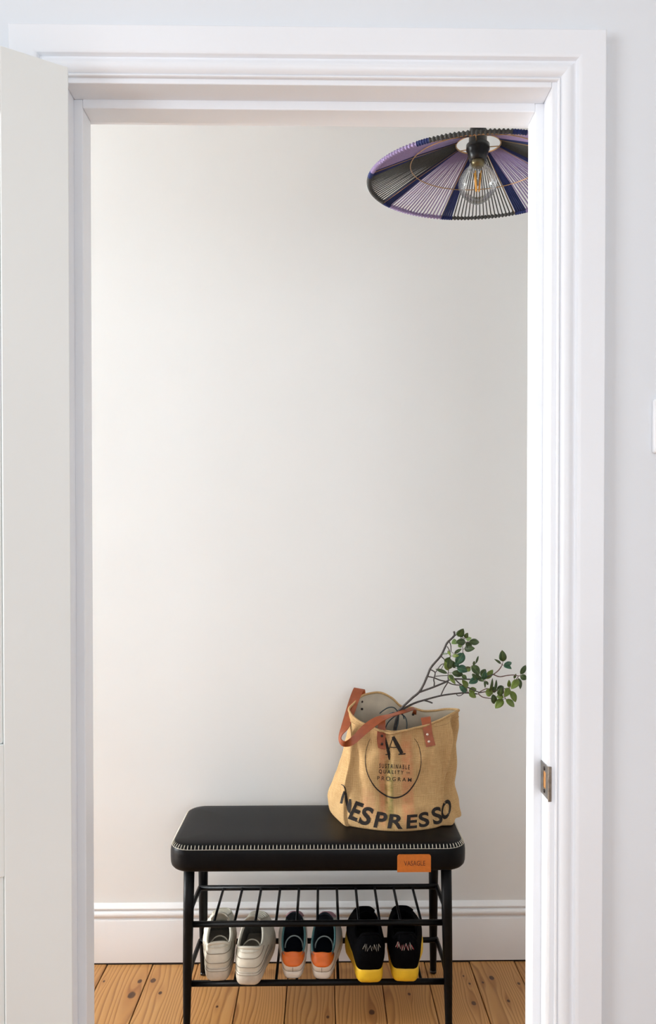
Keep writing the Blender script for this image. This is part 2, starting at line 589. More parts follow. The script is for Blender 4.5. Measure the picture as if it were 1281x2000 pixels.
window(1, 'y', 1.56, 2.24, 0.60, 2.00, HXL - 0.09, 'white sash window at the hall end')
window(2, 'y', -1.30, 0.20, 0.80, 2.30, XL - 0.09, 'white sash window in the room side wall')
window(3, 'x', -0.2, 1.4, 0.85, 2.25, YR - 0.09, 'white sash window in the room rear wall')

# skirting of the hall
def sweep_x(prof, x_0, x_1):
    V = [Vector((x_0, y, z)) for y, z in prof] + [Vector((x_1, y, z)) for y, z in prof]
    n = len(prof)
    Fc = [(i, i + 1, n + i + 1, n + i) for i in range(n - 1)]
    Fc += [tuple(range(n)), tuple(range(2 * n - 1, n - 1, -1))]
    return V, Fc
def arc(cy, cz, r, a0, a1, n):
    return [(cy + r * math.cos(R(a0 + (a1 - a0) * k / n)), cz + r * math.sin(R(a0 + (a1 - a0) * k / n))) for k in range(n + 1)]
sk = [(Y_BACK, 0.0046), (Y_SKIRT, 0.0046), (Y_SKIRT, 0.127), (Y_SKIRT + 0.0015, 0.1305), (Y_SKIRT + 0.007, 0.1335)]
sk += arc(Y_SKIRT + 0.0105, 0.1455, 0.0105, 250, 110, 8)
sk += [(Y_SKIRT + 0.0105, 0.1565), (Y_SKIRT + 0.0105, 0.1595), (Y_SKIRT + 0.006, 0.161), (Y_SKIRT + 0.006, 0.1635), (Y_SKIRT + 0.009, 0.167), (Y_SKIRT + 0.014, 0.1705), (Y_SKIRT + 0.0165, 0.174), (Y_BACK, 0.1755)]
struct(sharp(mesh('baseboard_back', sweep_x(sk, HXL, HXR), 'gloss_white'), 28), 'tall white moulded skirting board under the hall wall')
struct(mesh('baseboard_gap', box(HXL, HXR, Y_SKIRT + 0.001, Y_BACK, -0.015, 0.0048), 'gap_dark', smooth=False), 'dark dusty crack under the skirting')

# door lining: two jambs, head and stops
def lining(n, vf, label):
    return struct(mesh('trim_%d' % n, vf, 'frame_white', smooth=False), label)
zc = Z_HEAD + LIN
bv = 0.0016
XS_R, XS_L, Z_S = XJR - STOP_T, XJL + STOP_T, Z_HEAD - STOP_T
jr = lining(1, box(XJR, XJR + LIN, Y_WF - 0.001, Y_WB, -0.005, zc, bv), 'white door jamb with a metal strike plate')
jl = lining(2, box(XJL - LIN, XJL, Y_WF - 0.001, Y_WB, -0.005, zc, bv), 'white hinge-side door jamb')
jh = lining(3, box(XJL, XJR, Y_WF - 0.001, Y_WB, Z_HEAD, zc, bv), 'white head of the door lining')
mesh('door_stop', box(XS_R, XJR + 0.001, Y_STOP, Y_STOPB, -0.005, Z_HEAD, bv), 'frame_white', jr, smooth=False)
mesh('door_stop', box(XJL - 0.001, XS_L, Y_STOP, Y_STOPB, -0.005, Z_HEAD, bv), 'frame_white', jl, smooth=False)
mesh('door_stop', box(XS_L, XS_R, Y_STOP, Y_STOPB, Z_S, Z_HEAD + 0.001, bv), 'frame_white', jh, smooth=False)

# architrave, three mitred lengths
CP = [(0, 0), (0, .0068), (.0012, .0082), (.0028, .0082), (.0040, .0068), (.0042, .0062)]
CP += [(.0048, .0080), (.0075, .0112), (.0115, .0140), (.0160, .0152), (.0200, .0146), (.0230, .0128), (.0252, .0118)]
CP += [(.0272, .0118), (.0280, .0150), (.0300, .0182), (.0325, .0196), (.0350, .0200), (.0352, .0200), (.0715, .0200), (.0728, .0190), (.0730, .0180), (.0730, 0)]
RV = 0.008
def casing(side):
    V = []
    n = len(CP)
    for w, d in CP:
        y = Y_WF - d
        if side == 'r':
            y -= 0.0007          # the upright stands a hair proud at the mitre
            V.append(Vector((XJR + RV + w, y, -0.004)))
        elif side == 'l':
            V.append(Vector((XJL - RV - w, y, -0.004)))
        else:
            V.append(Vector((XJL - RV - w, y, Z_HEAD + RV + w)))
    for w, d in CP:
        y = Y_WF - d
        if side == 'r':
            y -= 0.0007
        if side == 'l':
            V.append(Vector((XJL - RV - w, y, Z_HEAD + RV + w)))
        else:
            V.append(Vector((XJR + RV + w, y, Z_HEAD + RV + w)))
    Fc = [(i, i + 1, n + i + 1, n + i) for i in range(n - 1)] + [tuple(range(n)), tuple(range(2 * n - 1, n - 1, -1))]
    return V, Fc
for n, sd, lb in ((4, 'r', 'white moulded architrave beside the light switch'), (5, 'l', 'white moulded architrave behind the open door'), (6, 'h', 'white moulded architrave over the doorway')):
    struct(sharp(mesh('trim_%d' % n, casing(sd), 'frame_white'), 25), lb)

# strike plate on the latch-side jamb
SPZ0, SPZ1 = P(1072, 1563, Y_WF).z, P(1072, 1499, Y_WF).z
spm = (SPZ0 + SPZ1) / 2
st = thing('strike_plate', 'worn metal strike plate with latch hole on white door jamb', 'strike plate', (XJR, 1.30, SPZ0))
t = 0.0016
hy0, hy1, hz0, hz1 = 1.2895, 1.3045, spm - 0.014, spm + 0.014
mesh('plate', merge(box(XJR - t, XJR + 0.0005, Y_WF - 0.001, hy0, SPZ0, SPZ1), box(XJR - t, XJR + 0.0005, hy1, Y_STOP - 0.001, SPZ0, SPZ1),
                    box(XJR - t, XJR + 0.0005, hy0, hy1, SPZ0, hz0), box(XJR - t, XJR + 0.0005, hy0, hy1, hz1, SPZ1)), 'steel', st, smooth=False)
mesh('lip', merge(tube([(XJR - t * 0.5, Y_WF - 0.0015, spm - 0.0285), (XJR - t * 0.5, Y_WF - 0.0015, spm + 0.0285)], 0.0015, 8),
                  box(XJR - 0.001, XJR + 0.0032, Y_WF - 0.0032, Y_WF - 0.0008, spm - 0.0285, spm + 0.0285, 0.0006, 1)), 'steel', st, smooth=False)
mesh('latch_hole', box(XJR - 0.0007, XJR + 0.0007, hy0, hy1, hz0, hz1), 'raw_wood', st, smooth=False)
for zz in (SPZ0 + 0.008, SPZ1 - 0.008):
    vf = xf(lathe([(0.0034, 0), (0.0034, 0.0006), (0.0024, 0.0012), (0.0, 0.0009)], 0, 0, 12), Matrix.Translation((XJR - t, 1.298, zz)) @ Matrix.Rotation(R(-90), 4, 'Y'))
    mesh('screw', vf, 'rivet_dark', st)

# open door leaf, four-panel, swung back towards the wall
DOORANG = R(180 + 32.5)
dpx = P(133.5, 131, 1.222)
door = thing('door_1', 'white painted panelled door standing wide open', 'door', (dpx.x, dpx.y, 0.006), DOORANG)
del door['category']
door['kind'] = 'structure'
DW, DT, DH, ST = 0.756, 0.035, dpx.z - 0.006, 0.0975
# local: x runs from hinge edge along the leaf, +y away from viewer (visible face at y=0)
def dpart(name, vf, mat='door_white', parent=door):
    o = mesh(name, vf, mat, None, smooth=False)
    o.parent = parent
    return o
dpart('stile', box(0, ST, -DT, 0, 0, DH, 0.0012, 1))
dpart('stile', box(DW - ST, DW, -DT, 0, 0, DH, 0.0012, 1))
LR0, LR1 = 0.752, 0.948
dpart('rail', box(ST, DW - ST, -DT, 0, 0, 0.21, 0.0012, 1))
dpart('rail', box(ST, DW - ST, -DT, 0, LR0, LR1, 0.0012, 1))
dpart('rail', box(ST, DW - ST, -DT, 0, DH - ST, DH, 0.0012, 1))
for z0, z1 in ((0.21, LR0), (LR1, DH - ST)):
    dpart('muntin', box(DW / 2 - 0.045, DW / 2 + 0.045, -DT, 0, z0, z1, 0.0012, 1))
    for a, b in ((ST, DW / 2 - 0.045), (DW / 2 + 0.045, DW - ST)):
        pn = dpart('panel', box(a - 0.004, b + 0.004, -DT + 0.012, -0.012, z0 - 0.004, z1 + 0.004))
        for mm in (box(a, a + 0.012, -0.0125, -0.003, z0, z1, 0.003), box(b - 0.012, b, -0.0125, -0.003, z0, z1, 0.003),
                   box(a + 0.012, b - 0.012, -0.0125, -0.003, z0, z0 + 0.012, 0.003), box(a + 0.012, b - 0.012, -0.0125, -0.003, z1 - 0.012, z1, 0.003)):
            dpart('bead', mm, parent=pn)
kb = xf(lathe([(0.026, 0), (0.026, 0.004), (0.010, 0.008), (0.009, 0.026), (0.020, 0.032), (0.026, 0.044), (0.022, 0.056), (0.0, 0.060)], 0, 0, 24), Matrix.Translation((DW - 0.055, 0, 0.90)) @ Matrix.Rotation(R(-90), 4, 'X'))
dpart('door_knob', kb, 'steel')
# flip so that the visible face looks at the viewer
for o in door.children:
    pass

# light switch at the edge of the room wall
sx = P(1272.5, 832, Y_WF).x
sz0, sz1 = P(1273, 886, Y_WF).z, P(1273, 780, Y_WF).z
sw = thing('light_switch', 'white plastic light switch on the pale room wall', 'light switch', (sx + 0.043, Y_WF, sz0))
mesh('plate', box(sx, sx + (sz1 - sz0), Y_WF - 0.009, Y_WF + 0.001, sz0, sz1, 0.004, 3), 'switch_plastic', sw)
cxs, czs = sx + (sz1 - sz0) / 2, (sz0 + sz1) / 2
mesh('rocker', box(cxs - 0.007, cxs + 0.007, Y_WF - 0.0125, Y_WF - 0.006, czs - 0.012, czs + 0.012, 0.0015, 2), 'switch_plastic', sw)
for dx in (-0.030, 0.030):
    mesh('screw_cap', xf(lathe([(0.0035, 0), (0.0030, 0.001), (0, 0.0012)], 0, 0, 12), Matrix.Translation((cxs + dx, Y_WF - 0.009, czs)) @ Matrix.Rotation(R(90), 4, 'X')), 'switch_plastic', sw)

# ================================================================== THE BENCH
SZ = 0.487
bx0 = P(333, 1662, 2.045).x
bx1 = P(908.5, 1655, 2.045).x
by0, by1 = 1.994, 2.320
bcx, bcy = (bx0 + bx1) / 2, (by0 + by1) / 2
hw, hd = (bx1 - bx0) / 2, (by1 - by0) / 2
bench = thing('shoe_bench', 'black padded shoe bench with white blanket stitching and slatted metal shelves', 'bench', (bcx, bcy, 0))
def rrect(ins, z, rad, n=10, hw_=None, hd_=None):
    a, b = (hw_ or hw) - ins, (hd_ or hd) - ins
    r = max(rad - ins, 0.006)
    pts = []
    for cx, cy, a0 in ((a - r, b - r, 0), (-(a - r), b - r, 90), (-(a - r), -(b - r), 180), (a - r, -(b - r), 270)):
        for k in range(n + 1):
            an = R(a0 + 90 * k / n)
            pts.append(Vector((bcx + cx + r * math.cos(an), bcy + cy + r * math.sin(an), z)))
    return pts
def seat_ring(ins, z):
    return rrect(ins, z, 0.058)
rings = []
prof = [(0.05, 0.4165), (0.014, 0.4165), (0.007, 0.4185), (0.0025, 0.4235), (0.0005, 0.431), (0.0, 0.445), (0.0, 0.458), (0.0012, 0.468), (0.0032, 0.4745),
        (0.0048, 0.4765), (0.0085, 0.4815), (0.0135, 0.4845), (0.022, 0.4865), (0.040, 0.488), (0.07, 0.4892), (0.11, 0.4898), (0.145, 0.490)]
V, Fc = [], []
for ins, z in prof:
    rg = seat_ring(ins, z)
    for v in rg:      # a slightly uneven, wrinkled top
        if z > 0.48:
            v.z += 0.0012 * noise.noise(Vector((v.x * 14, v.y * 14, 0)))
    V += rg
nn = len(rg)
Fc = grid_faces(nn, len(prof), True) + [tuple(range(nn - 1, -1, -1)), tuple((len(prof) - 1) * nn + i for i in range(nn))]
seat = mesh('seat', (V, Fc), 'black_leather', bench)

# blanket stitch along the upper edge
def perim(ins, z, step):
    rg = seat_ring(ins, z)
    out, acc = [], 0.0
    for i in range(len(rg)):
        a, b = rg[i], rg[(i + 1) % len(rg)]
        d = (b - a).length
        while acc < d:
            out.append(a.lerp(b, acc / d) if d > 1e-9 else a)
            acc += step
        acc -= d
    return out
def near_ring(ins, z, p):
    rg = seat_ring(ins, z)
    best = None
    for i in range(len(rg)):
        a, b = rg[i], rg[(i + 1) % len(rg)]
        ab = b - a
        q = Vector((p.x, p.y, z))
        tt = max(0, min(1, (q - a).dot(ab) / max(ab.length_squared, 1e-12)))
        c = a + ab * tt
        if best is None or (c - q).length < best[0]:
            best = ((c - q).length, c)
    return best[1]
sv = [tube([p for p in seat_ring(0.0030, 0.4750)], 0.00055, 5, True)]
for p in perim(0.0030, 0.4745, 0.0094):
    q1 = near_ring(0.0048, 0.4788, p)
    q2 = near_ring(0.0078, 0.4820, p)
    q3 = near_ring(0.0102, 0.4840, p)
    sv.append(tube([p, q1, q2, q3], [0.0006, 0.0009, 0.0009, 0.0005], 5))
so = mesh('stitching', merge(*sv), 'stitch_thread', seat)
so['kind'] = 'stuff'

# maker's leather tag on the front
def rr2(x0, x1, z0, z1, r, y0, y1, n=6):
    out = []
    for cx, cz, a0 in ((x1 - r, z1 - r, 0), (x0 + r, z1 - r, 90)):
        for k in range(n + 1):
            out.append((cx + r * math.cos(R(a0 + 90 * k / n)), cz + r * math.sin(R(a0 + 90 * k / n))))
    out += [(x0, z0), (x1, z0)]
    m = len(out)
    V = [Vector((x, y0, z)) for x, z in out] + [Vector((x, y1, z)) for x, z in out]
    return V, [tuple(range(m - 1, -1, -1)), tuple(range(m, 2 * m))] + [(i, (i + 1) % m, m + (i + 1) % m, m + i) for i in range(m)]
ty = by0 - 0.0022
ta, tb = P(776, 1702, ty), P(841.5, 1669, ty)
tg = sharp(mesh('maker_tag', rr2(ta.x, tb.x, 0.4175, tb.z, 0.006, ty, by0 + 0.006), 'tag_leather', bench))

def glyphs(txt, bold=0.0, shear=0.0):
    cu = bpy.data.curves.new('txt', 'FONT')
    cu.body = txt
    cu.size = 1.0
    cu.offset = bold
    cu.shear = shear
    cu.resolution_u = 5
    ob = bpy.data.objects.new('txt', cu)
    C.objects.link(ob)
    bpy.context.view_layer.update()
    dg = bpy.context.evaluated_depsgraph_get()
    me = bpy.data.meshes.new_from_object(ob.evaluated_get(dg))
    bm = bmesh.new()
    bm.from_mesh(me)
    bmesh.ops.remove_doubles(bm, verts=bm.verts, dist=1e-4)
    bmesh.ops.triangulate(bm, faces=bm.faces)
    for _ in range(4):
        ed = [e for e in bm.edges if e.calc_length() > 0.12]
        if not ed:
            break
        bmesh.ops.subdivide_edges(bm, edges=ed, cuts=1)
        bmesh.ops.triangulate(bm, faces=bm.faces)
    bm.verts.ensure_lookup_table()
    V = [(v.co.x, v.co.y) for v in bm.verts]
    Fc = [tuple(v.index for v in f.verts) for f in bm.faces]
    bm.free()
    bpy.data.objects.remove(ob)
    bpy.data.curves.remove(cu)
    bpy.data.meshes.remove(me)
    xs_ = [v[0] for v in V]
    ys_ = [v[1] for v in V]
    a, b, c, d = min(xs_), max(xs_), min(ys_), max(ys_)
    return [((x - a) / (b - a) - 0.5, (y - c) / (d - c) - 0.5) for x, y in V], Fc
gv, gf = glyphs('VASAGLE')
g0, g1 = P(789, 1691, ty - 0.0004), P(830.5, 1681.3, ty - 0.0004)
mesh('lettering', ([Vector(((g0.x + g1.x) / 2 + u * (g1.x - g0.x), ty - 0.0004, (g0.z + g1.z) / 2 + v * (g1.z - g0.z))) for u, v in gv], gf), 'tag_print', tg, smooth=False)['kind'] = 'stuff'

# legs
FY, RY = 2.035, 2.268
lx0, lx1 = P(369.5, 1720, FY).x, P(871, 1720, FY).x
for (x, y, sxn, syn) in ((lx0, FY, -1, -1), (lx1, FY, 1, -1), (lx0, RY, -0.3, 1), (lx1, RY, 0.3, 1)):
    foot = Vector((x + 0.007 * sxn, y + 0.012 * syn * (0.4 if syn < 0 else 1.6), 0.0))
    top = Vector((x, y, 0.4175))
    pts = [foot, foot.lerp(top, 0.02), foot.lerp(top, 0.35), foot.lerp(top, 0.7), top]
    lg = mesh('leg', tube(pts, [0.0085, 0.0090, 0.0120, 0.0136, 0.0140], 16), 'black_metal', bench)
    mesh('foot_cap', lathe([(0.0070, 0.0), (0.0092, 0.0008), (0.0098, 0.008), (0.0088, 0.0085)], foot.x, foot.y, 16), 'black_plastic', lg)

# two slatted shelves
SHELF = ((0.2675, 'u'), (0.1135, 'l'))
YR1 = 2.252
for zs, nm in SHELF:
    fy = FY + 0.002
    L0, L1 = lx0 - 0.002, lx1 + 0.002
    frame = merge(tube([(L0, fy, zs), (L1, fy, zs)], 0.0078, 12), tube([(L0 - 0.005, YR1, zs), (L1 + 0.005, YR1, zs)], 0.0076, 12),
                  tube([(L0 - 0.003, FY, zs), (L0 - 0.008, (FY + YR1) / 2, zs), (L0 - 0.005, YR1 + 0.008, zs)], 0.0062, 10),
                  tube([(L1 + 0.003, FY, zs), (L1 + 0.008, (FY + YR1) / 2, zs), (L1 + 0.005, YR1 + 0.008, zs)], 0.0062, 10))
    fr = mesh('shelf_frame', frame, 'black_metal', bench)
    for k in range(11):
        px = 310 + (220 + 84 * k) * 0.484
        xx = P(px, 1797, fy).x
        mesh('slat', tube([(xx, fy, zs), (xx, YR1, zs)], 0.0036, 8), 'black_metal', fr)

# ================================================================== THE TOTE BAG
BZ = 0.4885
def cr(px, py, ox=630.0, oy=1330.0, s=4.575):
    return ox + px / s, oy + py / s
NF = 11
front_rim = [(235, 260, 2.205), (300, 345, 2.178), (370, 388, 2.165), (450, 420, 2.158), (530, 448, 2.152), (600, 466, 2.150), (690, 452, 2.150), (800, 430, 2.152),
             (910, 405, 2.158), (1020, 362, 2.168), (1125, 310, 2.180), (1180, 282, 2.198), (1216, 262, 2.215)]
rear_rim = [(1185, 254, 2.24), (1100, 252, 2.258), (1000, 266, 2.268), (900, 268, 2.272), (800, 240, 2.276), (700, 226, 2.282), (620, 155, 2.288), (520, 106, 2.29), (420, 112, 2.284), (340, 140, 2.268), (280, 200, 2.238)]
rim = [P(*cr(a, b), Y) for a, b, Y in front_rim] + [P(*cr(a, b), Y) for a, b, Y in rear_rim]
nf, nr = len(front_rim), len(rear_rim)
tf = [(p.x - rim[0].x) / (rim[nf - 1].x - rim[0].x) for p in rim[:nf]]
def row(z, L, FL, FR, RR, BR, BL, bul):
    out = []
    for i in range(nf):
        if i == 0:
            out.append(Vector((L[0], L[1], z)))
        elif i == nf - 2:      # inward gusset crease behind the front edge
            k_ = max(0.0, min(1.0, (z - BZ) / 0.03))
            out.append(Vector((FR[0] + (RR[0] - FR[0]) * (0.45 - 0.38 * k_), FR[1] + 0.046, z)))
        elif i == nf - 1:
            out.append(Vector((RR[0], RR[1], z)))
        else:
            q = 0.5 - 0.5 * math.cos(PI * (i - 1) / (nf - 4))
            q = 0.65 * q + 0.35 * (i - 1) / (nf - 4)
            x = FL[0] + (FR[0] - FL[0]) * q
            y = FL[1] + (FR[1] - FL[1]) * q - bul * math.sin(PI * q)
            out.append(Vector((x, y, z)))
    for i in range(nr):
        q = i / (nr - 1)
        out.append(Vector((BR[0] + (BL[0] - BR[0]) * q, BR[1] + (BL[1] - BR[1]) * q + 0.012 * math.sin(PI * q), z)))
    return out
rows = [row(BZ, (0.030, 2.235), (0.066, 2.132), (0.338, 2.132), (0.372, 2.20), (0.36, 2.285), (0.040, 2.290), 0.044),
        row(BZ + 0.004, (0.018, 2.237), (0.052, 2.126), (0.350, 2.126), (0.385, 2.20), (0.37, 2.295), (0.030, 2.300), 0.050),
        row(0.522, (0.013, 2.235), (0.045, 2.128), (0.338, 2.128), (0.380, 2.205), (0.362, 2.298), (0.025, 2.302), 0.040),
        row(0.562, (0.022, 2.232), (0.046, 2.135), (0.331, 2.136), (0.368, 2.212), (0.358, 2.295), (0.035, 2.300), 0.024),
        row(0.610, (0.042, 2.226), (0.054, 2.140), (0.333, 2.143), (0.372, 2.218), (0.362, 2.285), (0.050, 2.295), 0.018),
        row(0.660, (0.055, 2.222), (0.062, 2.150), (0.341, 2.150), (0.378, 2.220), (0.368, 2.275), (0.062, 2.290), 0.014),
        row(0.705, (0.0675, 2.215), (0.070, 2.160), (0.350, 2.160), (0.376, 2.215), (0.372, 2.262), (0.072, 2.284), 0.010),
        row(0.738, (0.071, 2.212), (0.076, 2.166), (0.352, 2.166), (0.378, 2.216), (0.372, 2.255), (0.076, 2.280), 0.012), ]
# a vertical fold in the upper front, left of centre
rows.append(rim)
NU = 7
loops = [catmull(r_, NU, True) for r_ in rows]
nu = len(loops[0])
cols = [catmull([loops[j][i] for j in range(len(loops))], 8) for i in range(nu)]
nv = len(cols[0])
def fold(v, i):
    q = v.copy()
    fr = i / NU
    fz = (v.z - BZ) / 0.28
    isf = 0.6 < fr < nf - 2.8
    if isf:
        xc = 0.172 + 0.004 * math.sin(v.z * 40)
        g = math.exp(-((v.x - xc) / 0.008) ** 2) * max(0, min(1, (v.z - 0.60) / 0.08))
        q.y += 0.010 * g
        g2 = math.exp(-((v.x - xc - 0.02) / 0.012) ** 2) * max(0, min(1, (v.z - 0.60) / 0.08))
        q.y -= 0.004 * g2
        g3 = math.exp(-((v.x - 0.322 - 0.05 * (v.z - 0.6)) / 0.012) ** 2)
        q.y += 0.008 * g3 * max(0, min(1, (0.75 - v.z) / 0.1))
        g4 = math.exp(-((v.x - 0.300) / 0.018) ** 2)
        q.y -= 0.006 * g4 * max(0, min(1, (0.76 - v.z) / 0.1)) * max(0, min(1, (v.z - 0.5) / 0.04))
    k = max(0, min(1, fz * 5)) * max(0, min(1, (1.05 - fz) * 3))
    n1 = noise.noise(Vector((v.x * 18, v.y * 18, v.z * 10 + 3)))
    n2 = noise.noise(Vector((v.x * 45, v.y * 45, v.z * 20 + 9)))
    c = Vector((0.21, 2.22, v.z))
    d = (Vector((v.x, v.y, v.z)) - c)
    d.z = 0
    if d.length > 1e-4:
        q += d.normalized() * (0.0120 * n1 + 0.0030 * n2 + 0.0120 * noise.noise(Vector((v.x * 34, v.y * 34, v.z * 7 + 21)))) * k
    return q
grid = [[fold(cols[i][j], i) for i in range(nu)] for j in range(nv)]
bagV = [p for r_ in grid for p in r_]
bagF = grid_faces(nu, nv, True) + [tuple(range(nu - 1, -1, -1))]
bag = thing('tote_bag', 'jute tote bag with brown leather handles standing on the bench', 'bag', (0.20, 2.215, BZ))
body = mesh('body', (bagV, bagF), 'burlap', bag)
uvl = body.data.uv_layers.new(name='UVMap')
at = body.data.attributes.new('front', 'FLOAT', 'POINT')
for i, v in enumerate(body.data.vertices):
    ii = (i % nu) / NU
    at.data[i].value = 1.0 if 0.8 < ii < nf - 2.9 else 0.0
bb = BASE['tote_bag']
# arc length across, so that the weave keeps its size round the sides
al = [0.0]
mid = nv // 2
for i in range(1, nu):
    al.append(al[-1] + (grid[mid][i] - grid[mid][i - 1]).length)
for lp in body.data.loops:
    vi = lp.vertex_index
    w = body.data.vertices[vi].co + bb
    ii = (vi % nu) / NU
    if 0.8 < ii < nf - 2.9:
        uvl.data[lp.index].uv = (w.x, w.z)
    else:
        uvl.data[lp.index].uv = (al[vi % nu] * 1.0, w.z)
# lining: inner wall a little inside the cloth
lin_rows = []
for j in range(nv - 1, 8, -4):
    rw = []
    for i in range(nu):
        p = grid[j][i]
        a, b = grid[j][(i - 1) % nu], grid[j][(i + 1) % nu]
        tdir = (b - a)
        tdir.z = 0
        nrm = Vector((-tdir.y, tdir.x, 0))
        nrm = nrm.normalized() if nrm.length > 1e-7 else Vector((0, 0, 0))
        rw.append(p + nrm * (0.0030 if j < nv - 1 else 0.0015) - Vector((0, 0, 0.001 if j == nv - 1 else 0)))
    lin_rows.append(rw)
mesh('lining', ([p for r_ in lin_rows for p in r_], grid_faces(nu, len(lin_rows), True) + [tuple((len(lin_rows) - 1) * nu + i for i in range(nu))]), 'bag_lining', bag)
mesh('hem', tube([grid[nv - 1][i] for i in range(0, nu)], 0.0034, 8, True), 'bag_hem', bag)
# topstitch line under the hem, outside
ts = []
for i in range(nu):
    p = grid[nv - 5][i]
    c = Vector((0.21, 2.22, p.z))
    ts.append(p + (p - c).normalized() * 0.0006)
mesh('hem_seam', tube(ts, 0.0010, 5, True), 'bag_hem', body)

# print on the front, laid on the cloth
bvh = BVHTree.FromPolygons([tuple(v) for v in bagV], [tuple(f) for f in bagF])
def onbag(px, py, off=0.0009):
    d = ray(px, py)
    h, nrm, _, _ = bvh.ray_cast(CAM, d)
    if h is None:
        return None
    if nrm.dot(d) > 0:
        nrm = -nrm
    return h + nrm * off
def print_on(name, vf2, mat, off=0.0009):
    V, ok = [], []
    for q in vf2[0]:
        p = onbag(q[0], q[1], off)
        ok.append(p is not None)
        V.append(p if p is not None else Vector((0.2, 2.2, 0.6)))
    Fc = [f for f in vf2[1] if all(ok[i] for i in f)]
    return mesh(name, (V, Fc), mat, body, smooth=False)
def glyph_px(ch, cx, cy, w, h, rot, bold=0.0, shear=0.0):
    cy -= 4
    v, f = glyphs(ch, bold, shear)
    c, s_ = math.cos(R(rot)), math.sin(R(rot))
    out = []
    for a, b in v:
        x, y = a * w, -b * h
        out.append(cr(cx + x * c - y * s_, cy + x * s_ + y * c))
    return out, f
big = [('E', 298, 1168, 84, 168, 20), ('S', 388, 1210, 100, 162, 14), ('P', 518, 1248, 104, 140, 8), ('R', 650, 1260, 128, 124, 3),
       ('E', 797, 1260, 100, 118, -4), ('S', 902, 1243, 94, 130, -10), ('S', 1020, 1208, 88, 148, -16), ('O', 1103, 1152, 76, 172, 8)]
gl = [glyph_px(ch, cx, cy, w * 1.08, h * 1.03, r_, 0.030, 0.10) for ch, cx, cy, w, h, r_ in big]
def strip(pts, ws):
    V, Fc = [], []
    m = len(pts)
    for i in range(m):
        a, b = Vector(pts[max(i - 1, 0)]), Vector(pts[min(i + 1, m - 1)])
        t_ = (b - a).normalized()
        n_ = Vector((-t_.y, t_.x))
        w = ws[i] if hasattr(ws, '__len__') else ws
        for e in (-0.5, 0.0, 0.5):
            q = Vector(pts[i]) + n_ * w * e
            V.append(cr(q.x, q.y))
    for i in range(m - 1):
        for k in range(2):
            Fc.append((i * 3 + k, i * 3 + k + 1, (i + 1) * 3 + k + 1, (i + 1) * 3 + k))
    return V, Fc
def smooth2(pts, n=6):
    return [(v.x, v.y) for v in catmull([Vector((a, b, 0)) for a, b in pts], n)]
def lerpw(ws, m):
    out = []
    for i in range(m):
        q = i / (m - 1) * (len(ws) - 1)
        k = min(int(q), len(ws) - 2)
        out.append(ws[k] + (ws[k + 1] - ws[k]) * (q - k))
    return out
# the swash N
s1 = smooth2([(166, 925), (188, 935), (203, 970), (208, 1030), (220, 1110), (245, 1180), (285, 1235), (330, 1272)])
s2 = smooth2([(196, 985), (180, 1035), (166, 1095)])
s3 = smooth2([(205, 1000), (216, 1080), (240, 1170)])
s4 = smooth2([(246, 1055), (246, 1110), (240, 1175)])
gl += [strip(s1, lerpw([4, 8, 10, 9, 7, 8, 7, 3], len(s1))), strip(s2, lerpw([14, 20, 20], len(s2))), strip(s3, lerpw([18, 30, 22], len(s3))), strip(s4, lerpw([20, 22, 16], len(s4)))]
for g_ in gl[:8]:
    print_on('bag_letter', g_, 'print_black')
print_on('bag_letter', merge(*gl[8:]), 'print_black')
circ = smooth2([(425, 515), (398, 585), (384, 660), (383, 735), (398, 815), (430, 890), (475, 955), (530, 1003), (590, 1034), (650, 1043), (715, 1025), (775, 978), (830, 900), (864, 815), (880, 725), (872, 630), (848, 555), (818, 512)])
print_on('bag_emblem_outline', strip(circ, lerpw([3, 4, 5, 6, 7, 9, 11, 13, 14, 14, 13, 11, 9, 7, 6, 5, 4, 3], len(circ))), 'print_black')
# serif double A
am = [strip(smooth2([(628, 498), (660, 560), (708, 648)]), lerpw([26, 34, 34], 13)), strip(smooth2([(628, 505), (606, 575), (582, 652)]), 7), strip(smooth2([(606, 592), (640, 594), (672, 592)], 4), 8),
      strip([(560, 658), (580, 658), (606, 656)], 9), strip([(676, 656), (710, 654), (742, 650)], 10),
      strip(smooth2([(560, 505), (576, 580), (590, 640), (598, 705)]), lerpw([10, 26, 30, 10], 19)), strip(smooth2([(560, 520), (552, 560), (548, 600)]), 6)]
print_on('bag_emblem_letters', merge(*am), 'print_black')
small = [glyph_px('S U S T A I N A B L E', 641, 768, 272, 40, 3, 0.012), glyph_px('Q U A L I T Y', 612, 820, 222, 40, 3, 0.012), glyph_px('TM', 762, 826, 32, 16, 2), glyph_px('P R O G R A M', 640, 880, 306, 36, 3, 0.004)]
print_on('bag_small_lettering', merge(*small), 'print_black')['kind'] = 'stuff'

# leather handles
def ribbon(samples, th=0.0024, sub=6):
    A = catmull([a for a, b in samples], sub)
    B = catmull([b for a, b in samples], sub)
    V, Fc = [], []
    m = len(A)
    for i in range(m):
        t_ = (A[min(i + 1, m - 1)] + B[min(i + 1, m - 1)] - A[max(i - 1, 0)] - B[max(i - 1, 0)]).normalized()
        w = (B[i] - A[i]).normalized()
        n_ = t_.cross(w).normalized() * th / 2
        V += [A[i] + n_, B[i] + n_, B[i] - n_, A[i] - n_]
    for i in range(m - 1):
        for k in range(4):
            Fc.append((i * 4 + k, i * 4 + (k + 1) % 4, (i + 1) * 4 + (k + 1) % 4, (i + 1) * 4 + k))
    Fc += [(3, 2, 1, 0), tuple((m - 1) * 4 + k for k in range(4))]
    return V, Fc
def S(a, b, Ya, Yb=None):
    return P(*cr(*a), Ya), P(*cr(*b), Yb if Yb else Ya)
